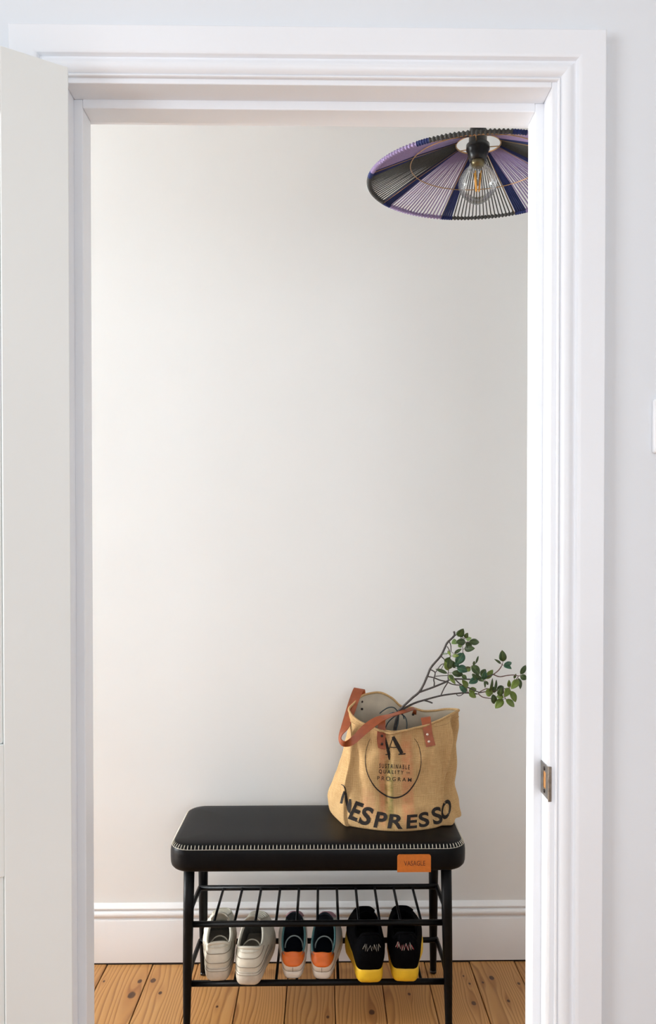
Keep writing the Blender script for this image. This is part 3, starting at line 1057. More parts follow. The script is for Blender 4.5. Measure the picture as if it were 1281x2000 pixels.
h1 = [S((300, 250), (388, 262), 2.296), S((292, 150), (384, 158), 2.298), S((284, 62), (376, 78), 2.288, 2.288), S((250, 130), (335, 150), 2.262, 2.258), S((206, 270), (285, 290), 2.215, 2.205),
      S((168, 400), (235, 415), 2.180, 2.172), S((146, 490), (178, 478), 2.158, 2.140), S((152, 550), (166, 520), 2.150, 2.128), S((192, 585), (205, 538), 2.136, 2.122),
      S((275, 570), (272, 488), 2.126, 2.130), S((385, 478), (360, 395), 2.130, 2.140), S((500, 385), (470, 325), 2.140, 2.155), S((620, 318), (590, 300), 2.155, 2.180),
      S((740, 284), (730, 258), 2.190, 2.205), S((828, 258), (815, 238), 2.240, 2.252), S((838, 300), (800, 290), 2.264, 2.264)]
hd1 = sharp(mesh('handle', ribbon(h1), 'handle_leather', bag), 40)
def rivet(o, p, nrm, mat, r=0.0036):
    q = Vector(nrm).to_track_quat('Z', 'Y').to_matrix().to_4x4()
    mesh('rivet', xf(lathe([(r, 0), (r, 0.0008), (r * 0.7, 0.0018), (0, 0.0022)], 0, 0, 14), Matrix.Translation(p) @ q), mat, o)
def front_strap(edge_l, edge_r, rv, Ytop, rm='rivet'):
    # runs down over the rim; both edges follow the cloth below the rim
    smp = []
    (l0, r0) = Ytop
    smp.append((P(*cr(*l0), 2.205), P(*cr(*r0), 2.205)))
    smp.append((P(*cr(l0[0] - 2, l0[1] - 8), 2.172), P(*cr(r0[0] - 2, r0[1] - 8), 2.172)))
    for a, b in zip(edge_l, edge_r):
        pa, pb = onbag(*cr(*a), 0.0030), onbag(*cr(*b), 0.0030)
        smp.append((pa, pb))
    o = sharp(mesh('handle', ribbon(smp), 'handle_leather', bag), 40)
    for q in rv:
        p = onbag(*cr(*q), 0.0042)
        rivet(o, p, -ray(*cr(*q)), rm)
front_strap([(898, 440), (908, 500), (925, 594)], [(975, 432), (985, 490), (1006, 574)], [(936, 478), (950, 543)], ((880, 345), (966, 332)))
front_strap([(488, 470), (488, 530), (498, 600)], [(566, 480), (562, 545), (556, 614)], [(524, 492), (525, 566)], ((500, 362), (562, 352)), 'rivet_dark')  # darker rivet colour stands in for the handle's shadow on this strap
for a, Y in (((352, 185), 2.272), ((352, 250), 2.272), ((808, 300), 2.262)):
    rivet(hd1, P(*cr(*a), Y), (0, -1, 0), 'rivet_dark', 0.0034)

# ================================================================== THE LEAFY BRANCH
def c2(px, py):
    return 760 + px / 4.575, 1220 + py / 4.575
Ybase = 2.205
def yat(px):          # the spray leans gently forward as it reaches right
    return Ybase - 0.00012 * (px - 780)
br = thing('leafy_branch', 'green leafy branch with thin grey twigs sticking out of the tote bag', 'branch', tuple(P(765, 1500, 2.205)))
STEMS = [
    ([(60, 800), (90, 765), (200, 660), (265, 605), (305, 540), (340, 460), (375, 380), (460, 280), (495, 210), (520, 160), (580, 100), (578, 60)], 0.0034, 0.0028, 0.0, 'bark'),
    ([(265, 605), (390, 560), (500, 515), (545, 490), (600, 485), (700, 488), (800, 490), (860, 470), (930, 445)], 0.0028, 0.0016, -0.015, 'bark'),
    ([(75, 790), (140, 745), (230, 700), (310, 675), (460, 635), (600, 615), (700, 610), (790, 620)], 0.0032, 0.0018, 0.02, 'bark'),
    ([(310, 676), (345, 685), (385, 700)], 0.0022, 0.0020, 0.02, 'bark'),
    ([(340, 462), (400, 475), (450, 495), (510, 508)], 0.0019, 0.0017, -0.005, 'bark'),
    ([(400, 556), (403, 520), (398, 490), (410, 430), (375, 405), (360, 402)], 0.0020, 0.0015, -0.008, 'bark'),
    ([(460, 636), (490, 570), (525, 510), (525, 460)], 0.0018, 0.0014, 0.0, 'bark'),
    ([(525, 515), (570, 535), (630, 540), (650, 535)], 0.0016, 0.0013, -0.01, 'bark'),
    ([(590, 490), (640, 535), (700, 560), (790, 600), (830, 605)], 0.0018, 0.0014, 0.0, 'bark'),
    ([(600, 622), (615, 635), (640, 632), (665, 615)], 0.0011, 0.0011, 0.015, 'bark'),
    ([(795, 615), (820, 595), (860, 575), (880, 570)], 0.0016, 0.0012, 0.01, 'bark_tip'),
    ([(795, 618), (830, 645), (870, 655), (915, 660)], 0.0016, 0.0012, 0.01, 'bark_tip'),
    ([(800, 610), (860, 600), (960, 590), (1020, 575), (1075, 565)], 0.0015, 0.0010, 0.01, 'bark_tip'),
    ([(1020, 578), (1030, 640), (1050, 680)], 0.0012, 0.0009, 0.01, 'bark_tip'),
    ([(930, 445), (975, 410), (1005, 368), (1012, 350)], 0.0017, 0.0012, -0.02, 'bark_tip'),
    ([(930, 445), (985, 465), (1050, 455), (1115, 450), (1155, 458), (1195, 452)], 0.0017, 0.0011, -0.02, 'bark_tip'),
    ([(1075, 565), (1110, 525), (1155, 460)], 0.0009, 0.0009, -0.005, 'bark_tip'),
    ([(413, 428), (460, 362), (490, 350)], 0.0013, 0.0011, -0.01, 'bark'),
    ([(465, 400), (490, 350)], 0.0010, 0.0010, -0.01, 'bark'),
    ([(405, 462), (465, 457), (525, 455)], 0.0012, 0.0010, -0.01, 'bark'),
    ([(460, 280), (495, 312)], 0.0016, 0.0013, 0.0, 'bark'),
    ([(470, 262), (525, 256)], 0.0014, 0.0012, 0.0, 'bark'),
    ([(535, 150), (550, 185), (552, 240)], 0.0014, 0.0012, 0.0, 'bark'),
    ([(518, 195), (540, 235), (545, 280), (525, 455)], 0.0013, 0.0009, -0.01, 'bark'),
    ([(580, 105), (605, 90), (640, 105), (660, 115)], 0.0014, 0.0010, 0.0, 'bark'),
    ([(640, 110), (655, 190), (655, 260), (620, 330)], 0.0010, 0.0008, 0.0, 'bark'),
    ([(700, 610), (693, 560), (700, 520)], 0.0010, 0.0008, 0.0, 'bark_tip'),
    ([(640, 390), (740, 375), (760, 340)], 0.0010, 0.0008, -0.015, 'bark_tip'),
]
stem_pts = []
for i, (pl, r0, r1, dy, mt) in enumerate(STEMS):
    pp = []
    for j, (a, b) in enumerate(pl):
        q = c2(a, b)
        f = j / (len(pl) - 1)
        pp.append(P(q[0], q[1], yat(q[0]) + dy * (f if i < 4 else 1.0)))
    pp = catmull(pp, 5)
    m = len(pp)
    rad = [(r0 + (r1 - r0) * k / (m - 1)) * (1 + 0.10 * noise.noise(Vector((k * 0.7, i * 3.1, 0)))) for k in range(m)]
    stem_pts += pp
    mesh('stem' if i < 3 else 'twig', tube(pp, rad, 8), mt, br)
# stalk down into the bag
mesh('stem', tube(catmull([P(778, 1391, 2.205), P(770, 1430, 2.21), P(764, 1500, 2.215), P(762, 1560, 2.22)], 4), 0.0045, 8), 'bark', br)
# dark wires spreading from the tie inside the bag
for pl in ([(680, 285), (640, 240), (590, 238), (545, 262), (510, 290)], [(678, 290), (630, 282), (585, 305), (560, 350)], [(678, 292), (625, 330), (585, 370), (560, 420)],
           [(680, 292), (676, 360), (665, 410), (648, 460)], [(690, 288), (735, 320), (752, 370), (750, 440)], [(688, 286), (715, 300), (728, 340)]):
    pts = catmull([P(*cr(a, b), 2.203 - 0.006 * k) for k, (a, b) in enumerate(pl)], 5)
    mesh('wire', tube(pts, 0.0016, 7), 'wire_teal', br)
tc = P(*cr(682, 282), 2.204)
mesh('tie', tube([tc + Vector((0.0075 * math.cos(a), 0.0075 * math.sin(a), 0.004 * math.cos(a))) for a in [2 * PI * k / 16 for k in range(16)]], 0.0026, 8, True), 'tie_blue', br)
mesh('tie', tube(catmull([tc, P(*cr(640, 290), 2.196), P(*cr(600, 300), 2.19), P(*cr(575, 318), 2.186)], 4), 0.0022, 7), 'tie_blue', br)

def c5(a, b):
    return 840 + a / 12.5, 1220 + b / 12.5
def c6(a, b):
    return 930 + a / 12.2, 1260 + b / 12.2
D, T_, O, L_ = 'leaf_dark', 'leaf_teal', 'leaf_olive', 'leaf_pale'
LEAVES = [(c5, l) for l in [
    (675, 290, 800, 125, 155, D), (850, 330, 910, 215, 90, D), (865, 415, 650, 425, 140, D), (950, 415, 1185, 430, 130, D), (870, 440, 1000, 580, 130, D), (830, 590, 1060, 580, 135, D),
    (660, 400, 540, 450, 120, L_), (690, 470, 760, 550, 90, L_), (880, 360, 990, 330, 90, L_), (590, 705, 750, 600, 65, D), (540, 765, 690, 760, 75, O), (815, 690, 650, 950, 190, T_),
    (350, 910, 480, 810, 95, D), (440, 1120, 370, 920, 110, O), (465, 1090, 490, 850, 130, D), (610, 1060, 530, 890, 100, D), (650, 1060, 910, 1120, 165, T_), (880, 1130, 970, 1040, 115, O),
    (420, 1190, 155, 1090, 75, D), (530, 1175, 790, 1220, 135, D), (450, 1230, 600, 1430, 85, O), (470, 1220, 575, 1340, 70, D), (1015, 1000, 1190, 1200, 165, D), (1115, 950, 1175, 775, 42, D),
    (1050, 990, 1085, 895, 60, D), (1160, 1320, 970, 1420, 135, T_), (1060, 1250, 1230, 1300, 100, D), (905, 1545, 800, 1365, 120, O), (890, 1650, 730, 1510, 115, T_), (945, 1630, 1115, 1570, 115, O),
    (950, 1660, 1105, 1770, 115, O), (430, 640, 490, 745, 50, O), (295, 715, 425, 705, 34, D), (780, 1230, 880, 1330, 90, D), (700, 1010, 610, 960, 90, T_), (1040, 1190, 1100, 1330, 80, D)]]
LEAVES += [(c6, l) for l in [
    (638, 395, 620, 150, 148, D), (590, 445, 455, 345, 48, D), (655, 478, 838, 420, 95, T_), (655, 478, 822, 550, 95, T_), (230, 805, 385, 605, 115, O), (110, 740, 215, 585, 120, D),
    (160, 830, 215, 640, 110, T_), (1055, 695, 1175, 495, 100, D), (1045, 730, 1200, 800, 115, D), (1010, 825, 850, 1020, 140, O), (1008, 785, 1055, 1025, 85, D), (780, 1005, 782, 850, 78, O),
    (775, 1015, 700, 1210, 125, O), (815, 1090, 935, 1335, 130, O), (705, 1295, 900, 1455, 125, O), (635, 1285, 470, 1485, 155, O), (655, 1240, 495, 1225, 95, O), (395, 1175, 430, 1390, 125, D),
    (325, 1105, 388, 825, 58, D), (435, 1110, 482, 845, 54, D), (215, 1120, 385, 1130, 160, O), (345, 1075, 480, 1060, 120, D), (490, 1060, 650, 1000, 115, D), (545, 1205, 600, 1020, 120, D),
    (900, 795, 945, 695, 48, D), (195, 845, 212, 1005, 42, D), (220, 855, 285, 945, 50, D), (60, 790, 160, 850, 90, D)]]
def leaf_mesh(base, tip, wid, nrm, mat, fold_=0.22):
    ax = tip - base
    L = ax.length
    ax.normalize()
    sd = ax.cross(nrm).normalized()
    nr_ = sd.cross(ax).normalized()
    V, Fc, UV = [], [], []
    N = 9
    for i in range(N):
        f = i / (N - 1)
        w = wid / 2 * (math.sin(PI * min(1, f ** 0.85)) ** 0.72 if 0 < f < 1 else 0.02)
        lift = 0.10 * L * math.sin(PI * f) - 0.06 * L * f * f
        for k, e in enumerate((-1, -0.5, 0, 0.5, 1)):
            V.append(base + ax * L * f + sd * w * e + nr_ * (lift - L * 0.02 + abs(e) * w * fold_))
            UV.append(((e + 1) / 2, f))
    Fc = grid_faces(5, N)
    th = len(V)
    V += [v - nr_ * 0.0005 for v in V]
    Fc2 = [tuple(reversed([i + th for i in f])) for f in Fc]
    # edge band closes the two faces
    rimi = [i * 5 for i in range(N)] + [(N - 1) * 5 + k for k in range(1, 5)] + [i * 5 + 4 for i in range(N - 2, -1, -1)] + [3, 2, 1]
    Fe = [(rimi[i], rimi[(i + 1) % len(rimi)], rimi[(i + 1) % len(rimi)] + th, rimi[i] + th) for i in range(len(rimi))]
    me = bpy.data.meshes.new('leaf')
    me.from_pydata([tuple(v) for v in V], [], Fc + Fc2 + Fe)
    uvl = me.uv_layers.new(name='UVMap')
    UV = UV + UV
    for lp in me.loops:
        uvl.data[lp.index].uv = UV[lp.vertex_index]
    return link('leaf', me, mat, br)
for i, (fn, (ax_, ay_, bx_, by_, w, mt)) in enumerate(LEAVES):
    sc = 12.5 if fn is c5 else 12.2
    a, b = fn(ax_, ay_), fn(bx_, by_)
    near = min(stem_pts, key=lambda q: (q - P(a[0], a[1], q.y)).length)
    y0 = near.y + random.uniform(-0.012, 0.012) + (0.014 if mt == L_ else 0)
    y1 = y0 + random.uniform(-0.018, 0.010)
    pa, pb = P(a[0], a[1], y0), P(b[0], b[1], y1)
    nrm = Vector((random.uniform(-0.2, 0.2), -1, random.uniform(0.1, 0.5)))
    pb = pa + (pb - pa) * 1.10
    leaf_mesh(pa, pb, 1.25 * w / sc / F_PX * y0, nrm, mt)
    d = (near - pa).length
    if 0.0015 < d < 0.05:
        mesh('leaf_stalk', tube([near, near.lerp(pa, 0.5) + Vector((0, 0, -0.001)), pa], 0.0007, 5), 'bark_tip', br)

# ================================================================== SHOES
def sgn(x):
    return -1 if x < 0 else 1
def make_shoe(label, loc, yaw, side, st_, group):
    root = thing('trainer_shoe', label, 'shoe', loc, yaw, group)
    L, z0 = st_['L'], st_['sole']
    NA, NVv = 48, 16
    def interp(tab, t_):
        for (a, va), (b, vb) in zip(tab, tab[1:]):
            if t_ <= b:
                q = (t_ - a) / (b - a)
                q = q * q * (3 - 2 * q)
                return va + (vb - va) * q
        return tab[-1][1]
    def foot(phi, grow=0.0):
        t_ = (1 - math.cos(phi)) / 2
        s_ = math.sin(phi)
        w = interp(st_['w'], t_) + grow
        pw = st_.get('pw', 0.44) + 0.24 * t_
        x = sgn(s_) * abs(s_) ** pw * w
        y = -grow + (L + 2 * grow) * t_
        x += side * 0.007 * math.sin(PI * max(0, t_ - 0.3) / 0.7) if t_ > 0.3 else 0   # banana
        return Vector((x, y, 0))
    y0c, y1c = st_['collar_y']
    def collar(phi):
        t_ = (1 - math.cos(phi)) / 2
        s_ = math.sin(phi)
        zz = st_['zh'] * (1 - t_) ** 2 + 2 * t_ * (1 - t_) * st_['zs'] + t_ * t_ * st_['zf']
        if st_.get('heel_tab'):
            zz += st_['heel_tab'] * math.exp(-((t_) / 0.10) ** 2)
        if st_.get('squash'):
            zz += 0.004 * math.sin(3 * phi + 1) * math.exp(-(t_ / 0.3) ** 2)
        return Vector((sgn(s_) * abs(s_) ** 0.55 * st_['wc'], y0c + (y1c - y0c) * t_, zz))
    def Sf(phi, v, off=0.0):
        o, c = foot(phi), collar(phi)
        m = ((1 - math.cos(phi)) / 2) ** 1.6
        a_h = v ** st_.get('heel_pow', 1.7)
        a = a_h * (1 - m) + v * m
        dz = c.z - z0
        th = st_['toe_h'] / dz
        bt = th * (1 - (1 - v) ** 9) + (1 - th) * v ** 1.35
        bh = v
        z = z0 + dz * (bh * (1 - m) + bt * m)
        p = o.lerp(c, a)
        bulge = st_.get('bulge', 0.004) * math.sin(PI * v) * (1 - m)
        ctr = Vector((0, L * 0.42, 0))
        d = Vector((p.x, (p.y - ctr.y) * 0.5, 0))
        d = d.normalized() if d.length > 1e-6 else Vector((0, -1, 0))
        p = p + d * (bulge + off)
        p.z = z
        return p
    V = [Sf(2 * PI * i / NA, j / NVv) for j in range(NVv + 1) for i in range(NA)]
    up = mesh('upper', (V, grid_faces(NA, NVv + 1, True)), st_['m_upper'], root, True)
    # padded collar edge
    cpts = [collar(2 * PI * i / NA) + Vector((0, 0, -0.001)) for i in range(NA)]
    mesh('collar', tube(cpts, st_.get('collar_r', 0.0035), 8, True), st_['m_collar'], up, True)
    # lining down to the insole
    rws = []
    for j in range(7):
        f = j / 6
        rw = []
        for i in range(NA):
            phi = 2 * PI * i / NA
            c = collar(phi)
            q = foot(phi, -0.010)
            q = Vector((q.x, min(q.y, L * 0.72), z0 + 0.006))
            c2_ = Vector((c.x * 0.94, y0c + 0.003 + (c.y - y0c) * 0.96, c.z - 0.001))
            ff = f ** 0.8
            p = c2_.lerp(q, ff)
            p.z = c2_.z + (q.z - c2_.z) * f
            rw.append(p)
        rws.append(rw)
    V = [p for r_ in rws for p in r_]
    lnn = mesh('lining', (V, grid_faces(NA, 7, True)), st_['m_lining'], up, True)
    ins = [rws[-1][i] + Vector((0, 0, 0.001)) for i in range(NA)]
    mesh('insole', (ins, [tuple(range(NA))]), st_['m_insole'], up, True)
    # sole: flared slab with rounded lower edge
    prs = st_['sole_prof']
    V = []
    for g, z in prs:
        for i in range(NA):
            p = foot(2 * PI * i / NA, g)
            t_ = p.y / L
            zz = z
            if t_ > 0.72 and z < z0 * 0.8:
                zz += 0.014 * ((t_ - 0.72) / 0.28) ** 2     # toe spring
            if st_.get('flare'):
                p.x *= 1 + st_['flare'] * math.exp(-((t_ - st_['flare_t'][0]) / st_['flare_t'][1]) ** 2)
            p.z = zz
            V.append(p)
    m = len(prs)
    so_ = mesh('sole', (V, grid_faces(NA, m, True) + [tuple(range(NA - 1, -1, -1)), tuple((m - 1) * NA + i for i in range(NA))]), st_['m_sole'], root, True)
    # tongue
    yt = y1c
    tw = st_['wc'] * 0.80
    zt = st_['zf']
    tv = []
    NT_ = 9
    for r_ in range(6):
        f = r_ / 5
        for k in range(NT_):
            e = k / (NT_ - 1) * 2 - 1
            hgt = zt - 0.022 + f * (0.024 + st_['tongue'])
            rnd_ = 1 - 0.25 * f * f * abs(e) ** 3
            tv.append(Vector((e * tw * (1 - 0.05 * f), yt + 0.012 - 0.030 * f - 0.012 * (abs(e) ** 2), hgt - 0.010 * f * e * e)))
    n_ = len(tv)
    tf_ = grid_faces(NT_, 6)
    tv2 = [v + Vector((0, 0.005, 0.001)) for v in tv]
    rimi = list(range(NT_)) + [j * NT_ + NT_ - 1 for j in range(1, 6)] + [5 * NT_ + k for k in range(NT_ - 2, -1, -1)] + [j * NT_ for j in range(4, 0, -1)]
    tfs = tf_ + [tuple(reversed([i + n_ for i in f])) for f in tf_] + [(rimi[i], rimi[(i + 1) % len(rimi)], rimi[(i + 1) % len(rimi)] + n_, rimi[i] + n_) for i in range(len(rimi))]
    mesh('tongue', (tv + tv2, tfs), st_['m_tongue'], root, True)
    # pale rim of the tongue base showing inside the opening
    ar = []
    for k in range(17):
        th_ = PI * k / 16
        ar.append(Vector((math.cos(th_) * st_['wc'] * 0.80, y1c - 0.050 + 0.022 * math.sin(th_), z0 + 0.022 + 0.022 * math.sin(th_) ** 0.8)))
    mesh('tongue_edge', tube(ar, 0.0019, 7), st_.get('m_arc', st_['m_tongue']), root, True)
    # laces over the instep
    for k in range(5):
        v = 0.93 - 0.12 * k
        pts = [Sf(PI + e * (0.42 + 0.05 * k), v, 0.0) + Vector((0, 0, 0.003)) for e in (-1, -0.6, -0.2, 0.2, 0.6, 1)]
        mesh('lace', tube(catmull(pts, 3), 0.0024, 6), st_['m_lace'], root, True)
    # seams: lines running round the heel
    for (v0, dv, span, rr, mt) in st_.get('seams', []):
        pts = []
        for k in range(25):
            e = k / 24 * 2 - 1
            pts.append(Sf(e * span, v0 + dv * e * e, 0.0006))
        mesh('seam', tube(pts, rr, 6), mt, up, True)
    for (z, g, rr, mt) in st_.get('sole_lines', []):
        pts = []
        for k in range(41):
            e = k / 40 * 2 - 1
            p = foot(e * 1.5, g)
            p.z = z + 0.008 * e * e
            pts.append(p)
        mesh('sole_groove', tube(pts, rr, 6), mt, so_, True)
    if st_.get('tab'):
        V, Fc = [], []
        RN, AN = 6, 28
        v_c, v_r, ph_r = st_['tab']
        def St(ph, v):
            p = Sf(ph, min(v, 1.0), 0.0026)
            if v > 1.0:
                p.z += (v - 1.0) * 0.046
                p.y += -0.0012 + (v - 1.0) * 0.020
            return p
        V.append(St(0, v_c))
        for r_ in range(1, RN + 1):
            for k in range(AN):
                a = 2 * PI * k / AN
                sn = math.sin(a)
                cu_ = math.cos(a) * r_ / RN
                V.append(St(sgn(cu_) * abs(cu_) ** 1.9 * ph_r, v_c + sn * (0.32 if sn > 0 else v_r) * r_ / RN))
        for k in range(AN):
            Fc.append((0, 1 + k, 1 + (k + 1) % AN))
        for r_ in range(RN - 1):
            for k in range(AN):
                a, b = 1 + r_ * AN + k, 1 + r_ * AN + (k + 1) % AN
                Fc.append((a, b, b + AN, a + AN))
        tab = mesh('heel_tab', (V, Fc), 'orange_tab', up, True)
        md = tab.modifiers.new('thick', 'SOLIDIFY')
        md.thickness = 0.0030
        md.offset = -1.0
        mesh('heel_seam', tube([Sf(0, v, 0.0004) for v in (0.0, 0.12, 0.24, 0.36)], 0.0009, 6), 'trainer_seam', up, True)
    if st_.get('scribble'):
        rs = random.Random(st_['scribble'])
        mts = st_['scribble_m']
        for mi, mt in enumerate(mts):
            pts = []
            for k in range(15):
                e = (k / 14 * 2 - 1)
                e2_ = e + rs.uniform(-0.10, 0.10) + st_.get('scr_off', 0)
                pts.append(Sf(sgn(e2_) * abs(e2_) ** 2.4 * 0.16, 0.70 + (0.065 if k % 2 else -0.065) + rs.uniform(-0.035, 0.035) - 0.04 * (1 - e * e), 0.0012))
            mesh('embroidery', tube(pts, 0.00075, 5), mt, up, True)
    return root

ZS = 0.1213
trainer = dict(L=0.275, sole=0.030, w=[(0, 0.039), (0.25, 0.038), (0.45, 0.040), (0.7, 0.046), (1.0, 0.040)], collar_y=(0.010, 0.118), zh=0.094, zs=0.062, zf=0.118, wc=0.031,
               toe_h=0.050, tongue=0.012, m_upper='trainer_white', m_collar='trainer_white', m_lining='grey_lining', m_insole='dark_lining', m_sole='trainer_sole', m_tongue='trainer_white', m_lace='trainer_white',
               sole_prof=[(-0.008, 0.0), (-0.002, 0.001), (0.001, 0.006), (0.0025, 0.016), (0.003, 0.026), (0.002, 0.034), (-0.001, 0.037), (-0.006, 0.0375)],
               seams=[(0.62, 0.20, 1.25, 0.0011, 'trainer_seam'), (0.28, 0.22, 1.35, 0.0011, 'trainer_seam'), (0.84, 0.10, 0.9, 0.0016, 'trainer_white')],
               sole_lines=[(0.0275, 0.003, 0.0008, 'trainer_seam'), (0.0335, 0.002, 0.0008, 'trainer_seam')], bulge=0.005, squash=True, collar_r=0.0042, pw=0.40)
sneaker = dict(L=0.262, sole=0.020, w=[(0, 0.0330), (0.25, 0.0335), (0.45, 0.036), (0.7, 0.040), (1.0, 0.034)], collar_y=(0.006, 0.128), zh=0.058, zs=0.062, zf=0.108, wc=0.0300,
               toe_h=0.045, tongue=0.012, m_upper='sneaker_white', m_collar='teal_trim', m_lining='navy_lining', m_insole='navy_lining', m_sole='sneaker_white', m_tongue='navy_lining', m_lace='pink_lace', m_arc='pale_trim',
               sole_prof=[(-0.010, 0.0), (-0.003, 0.0008), (-0.0005, 0.004), (0.001, 0.012), (0.0012, 0.020), (-0.001, 0.023), (-0.006, 0.0235)],
               sole_lines=[(0.0215, 0.001, 0.0009, 'trainer_seam')], tab=(0.92, 0.48, 0.92), bulge=0.0075, heel_pow=1.5, collar_r=0.0028)
runner = dict(L=0.285, sole=0.034, w=[(0, 0.0430), (0.2, 0.0400), (0.42, 0.041), (0.7, 0.046), (1.0, 0.040)], collar_y=(-0.002, 0.125), zh=0.112, zs=0.088, zf=0.122, wc=0.0330, heel_tab=0.018,
              toe_h=0.050, tongue=0.012, m_upper='black_knit', m_collar='black_knit', m_lining='black_knit', m_insole='dark_lining', m_sole='yellow_foam', m_tongue='black_knit', m_lace='black_knit',
              sole_prof=[(-0.009, 0.0), (-0.003, 0.001), (0.0005, 0.006), (0.0015, 0.016), (0.0012, 0.028), (0.0005, 0.036), (-0.004, 0.0385), (-0.010, 0.039)],
              sole_lines=[], bulge=0.0115, heel_pow=2.0, collar_r=0.0035, flare=0.14, flare_t=(0.50, 0.13), pw=0.33)
def heel_at(px, py):
    return PZ(px, py, ZS)
def shoe_loc(px, py):
    q = heel_at(px, py)
    return (q.x, q.y - 0.008, ZS)
make_shoe('off white chunky trainer with a crumpled heel collar, beside the bench leg', shoe_loc(425, 1914), R(3), -1, trainer, 'white trainers on the bench shelf')
tr2 = dict(trainer)
tr2['squash'] = False
tr2['w'] = [(0, 0.041), (0.25, 0.039), (0.45, 0.041), (0.7, 0.0435), (1.0, 0.039)]
make_shoe('off white chunky trainer turned outward, beside the orange-heeled sneakers', shoe_loc(484, 1922), R(-3), 1, tr2, 'white trainers on the bench shelf')
make_shoe('white sneaker with orange heel tab, beside the chunky white trainers', shoe_loc(572, 1909.5), R(0), -1, sneaker, 'orange-heeled sneakers on the bench shelf')
make_shoe('white sneaker with orange heel tab, beside the black shoes with yellow soles', shoe_loc(628.5, 1910.5), R(-4), 1, sneaker, 'orange-heeled sneakers on the bench shelf')
rn1 = dict(runner)
rn1.update(scribble=3, scribble_m=['white_thread'], scr_off=0.2)
rn2 = dict(runner)
rn2.update(scribble=5, scribble_m=['white_thread', 'red_thread'], scr_off=-0.2)
make_shoe('black knit running shoe with thick yellow sole and white heel embroidery', shoe_loc(722, 1917.5), R(1), -1, rn1, 'black and yellow running shoes on the bench shelf')
make_shoe('black knit running shoe with thick yellow sole and red heel embroidery', shoe_loc(791, 1915.5), R(-3), 1, rn2, 'black and yellow running shoes on the bench shelf')

# ================================================================== THE PENDANT LAMP
YL = 1.80
lc = P(933, 345, YL)
RIM, HOLE, CH = 0.244, 0.050, 0.080
Z_RIM = lc.z - 0.009
lamp = thing('pendant_lamp', 'woven cord pendant lamp in lilac, charcoal and navy with ribbed clear bulb', 'lamp', (lc.x, YL, CEIL))
TILT = Matrix.Translation((lc.x, YL, Z_RIM)) @ Matrix.Rotation(R(3.6), 4, 'X')
def cone(a, r, dz=0.0):
    f = (RIM - r) / (RIM - HOLE)
    return TILT @ Vector((r * math.cos(a), r * math.sin(a), CH * (max(f, 0.0) ** 0.92) + dz))
SP0 = 98.0
def strand(a, rr, da=0.0):
    return tube([cone(a, RIM + 0.002, -0.001), cone(a + da * 0.5, 0.155, 0.0), cone(a + da, HOLE + 0.001, 0.0)], [rr, rr * 0.92, rr * 0.72], 6)
def coil(a0, a1, n, rb=0.0042, amp=0.0014, dz=0.0):
    pts, rad = [], []
    m = n * 6
    for k in range(m + 1):
        a = a0 + (a1 - a0) * k / m
        pts.append(cone(a, RIM + 0.0015, dz))
        rad.append(rb + amp * math.cos(2 * PI * k / 6))
    return tube(pts, rad, 10)
for s_ in range(8):
    a_s = R(SP0 + 45 * s_)
    navy = R(3.4)
    # order round the rim: after the spoke at 98 deg (going up in angle) comes lilac
    colr = 'lilac_cord' if s_ % 2 == 0 else 'charcoal_cord'
    vs = []
    n = 17
    for k in range(n):
        a = a_s + navy + R(1.1) + (R(45) - 2 * navy - R(2.2)) * k / (n - 1)
        vs.append(strand(a, 0.0016, R(0.4 * math.sin(k * 2.1))))
    vs.append(coil(a_s + navy, a_s + R(45) - navy, 19))
    o = mesh('cord_panel', merge(*vs), colr, lamp)
    o['label'] = ('lilac' if s_ % 2 == 0 else 'charcoal') + ' wound cord panel'
    vs = [strand(a_s - navy + 2 * navy * (k + 0.5) / 5, 0.0025) for k in range(5)]
    vs.append(coil(a_s - navy, a_s + navy, 5, 0.0050, 0.0006))
    o = mesh('cord_stripe', merge(*vs), 'navy_cord', lamp)
    o['label'] = 'navy wound cord stripe'
    mesh('frame_rib', tube([cone(a_s + navy * 1.08, RIM - 0.003, -0.0042), cone(a_s + navy * 1.08, 0.155, -0.0042), cone(a_s + navy, HOLE, -0.003)], 0.0007, 6), 'brass_wire', lamp)
def ring(r, dz, rr, name, mat):
    mesh(name, tube([cone(2 * PI * k / 72, r, dz) for k in range(72)], rr, 8, True), mat, lamp)
ring(0.152, -0.0045, 0.0011, 'frame_ring', 'brass_wire')
ring(HOLE, -0.001, 0.0016, 'frame_ring', 'brass_wire')
zt = Z_RIM + CH
# fitter ring and three arms
mesh('fitter_ring', tube([Vector((lc.x + 0.0215 * math.cos(2 * PI * k / 32), YL + 0.0215 * math.sin(2 * PI * k / 32), zt - 0.002)) for k in range(32)], 0.0014, 6, True), 'brass_wire', lamp)
for a in (12, 132, 252):
    p = cone(R(a), HOLE)
    mesh('fitter_arm', tube([p, Vector((lc.x + 0.0215 * math.cos(R(a)), YL + 0.0215 * math.sin(R(a)), zt - 0.002))], 0.0012, 6), 'brass_wire', lamp)
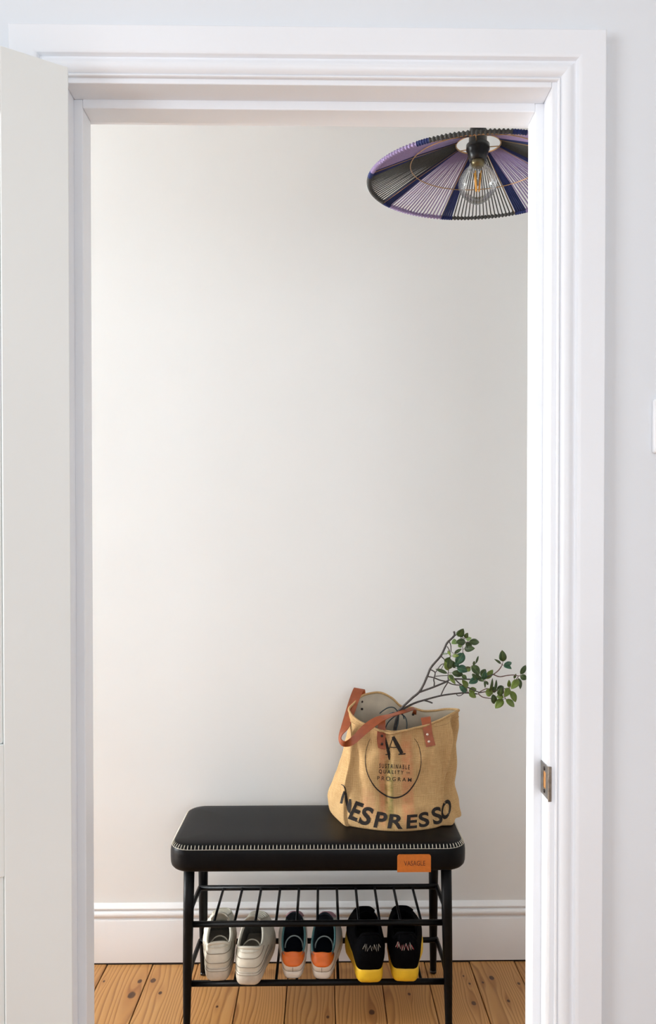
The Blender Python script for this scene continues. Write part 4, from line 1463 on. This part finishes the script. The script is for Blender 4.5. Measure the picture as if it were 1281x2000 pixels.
# lamp holder
lh = [(0.0, zt + 0.052), (0.008, zt + 0.050), (0.017, zt + 0.040), (0.0200, zt + 0.030), (0.0205, zt + 0.002), (0.0262, zt + 0.000), (0.0262, zt - 0.011), (0.0235, zt - 0.014), (0.0235, zt - 0.020), (0.0205, zt - 0.0265), (0.0190, zt - 0.036), (0.012, zt - 0.037)]
mesh('lamp_holder', lathe(lh, lc.x, YL, 32), 'black_plastic', lamp)
mesh('flex', tube([(lc.x, YL, zt + 0.048), (lc.x, YL, CEIL - 0.02)], 0.0035, 10), 'black_plastic', lamp)
mesh('ceiling_rose', lathe([(0.0, CEIL - 0.032), (0.012, CEIL - 0.030), (0.040, CEIL - 0.020), (0.048, CEIL - 0.004), (0.048, CEIL)], lc.x, YL, 32), 'black_plastic', lamp)
# ribbed glass bulb
zb0 = P(930, 398, YL).z
zb1 = zt - 0.030
H = zb1 - zb0
bp = [(0.0, 0.0), (0.10, 0.004), (0.30, 0.028), (0.52, 0.085), (0.74, 0.175), (0.90, 0.275), (0.98, 0.36), (1.0, 0.43), (0.985, 0.50), (0.92, 0.58), (0.81, 0.66), (0.66, 0.74), (0.52, 0.80), (0.42, 0.845), (0.365, 0.885), (0.355, 0.93), (0.37, 1.0)]
RB = 0.0435
prof = [(max(r, 0.0) * RB, zb0 + h * H) for r, h in bp]
prof[0] = (0.0001, zb0)
bulb = mesh('bulb', lathe(prof, lc.x, YL, 144, (36, 0.005)), 'bulb_glass', lamp)
mesh('bulb_cap', lathe([(0.0128, zb1 - 0.018), (0.0150, zb1 - 0.012), (0.0152, zb1 + 0.006), (0.006, zb1 + 0.008)], lc.x, YL, 24), 'bulb_cap', bulb)
mesh('filament_stem', tube([(lc.x, YL, zb1 - 0.015), (lc.x, YL, zb0 + 0.40 * H)], [0.006, 0.0020], 10), 'bulb_glass', bulb)
for k in range(4):
    a = R(45 + 90 * k)
    p1 = Vector((lc.x + 0.0090 * math.cos(a), YL + 0.0090 * math.sin(a), zb0 + 0.70 * H))
    p0 = Vector((lc.x + 0.0042 * math.cos(a), YL + 0.0042 * math.sin(a), zb0 + 0.28 * H))
    mesh('filament', tube([p0, p1], 0.0017, 8), 'filament', bulb)
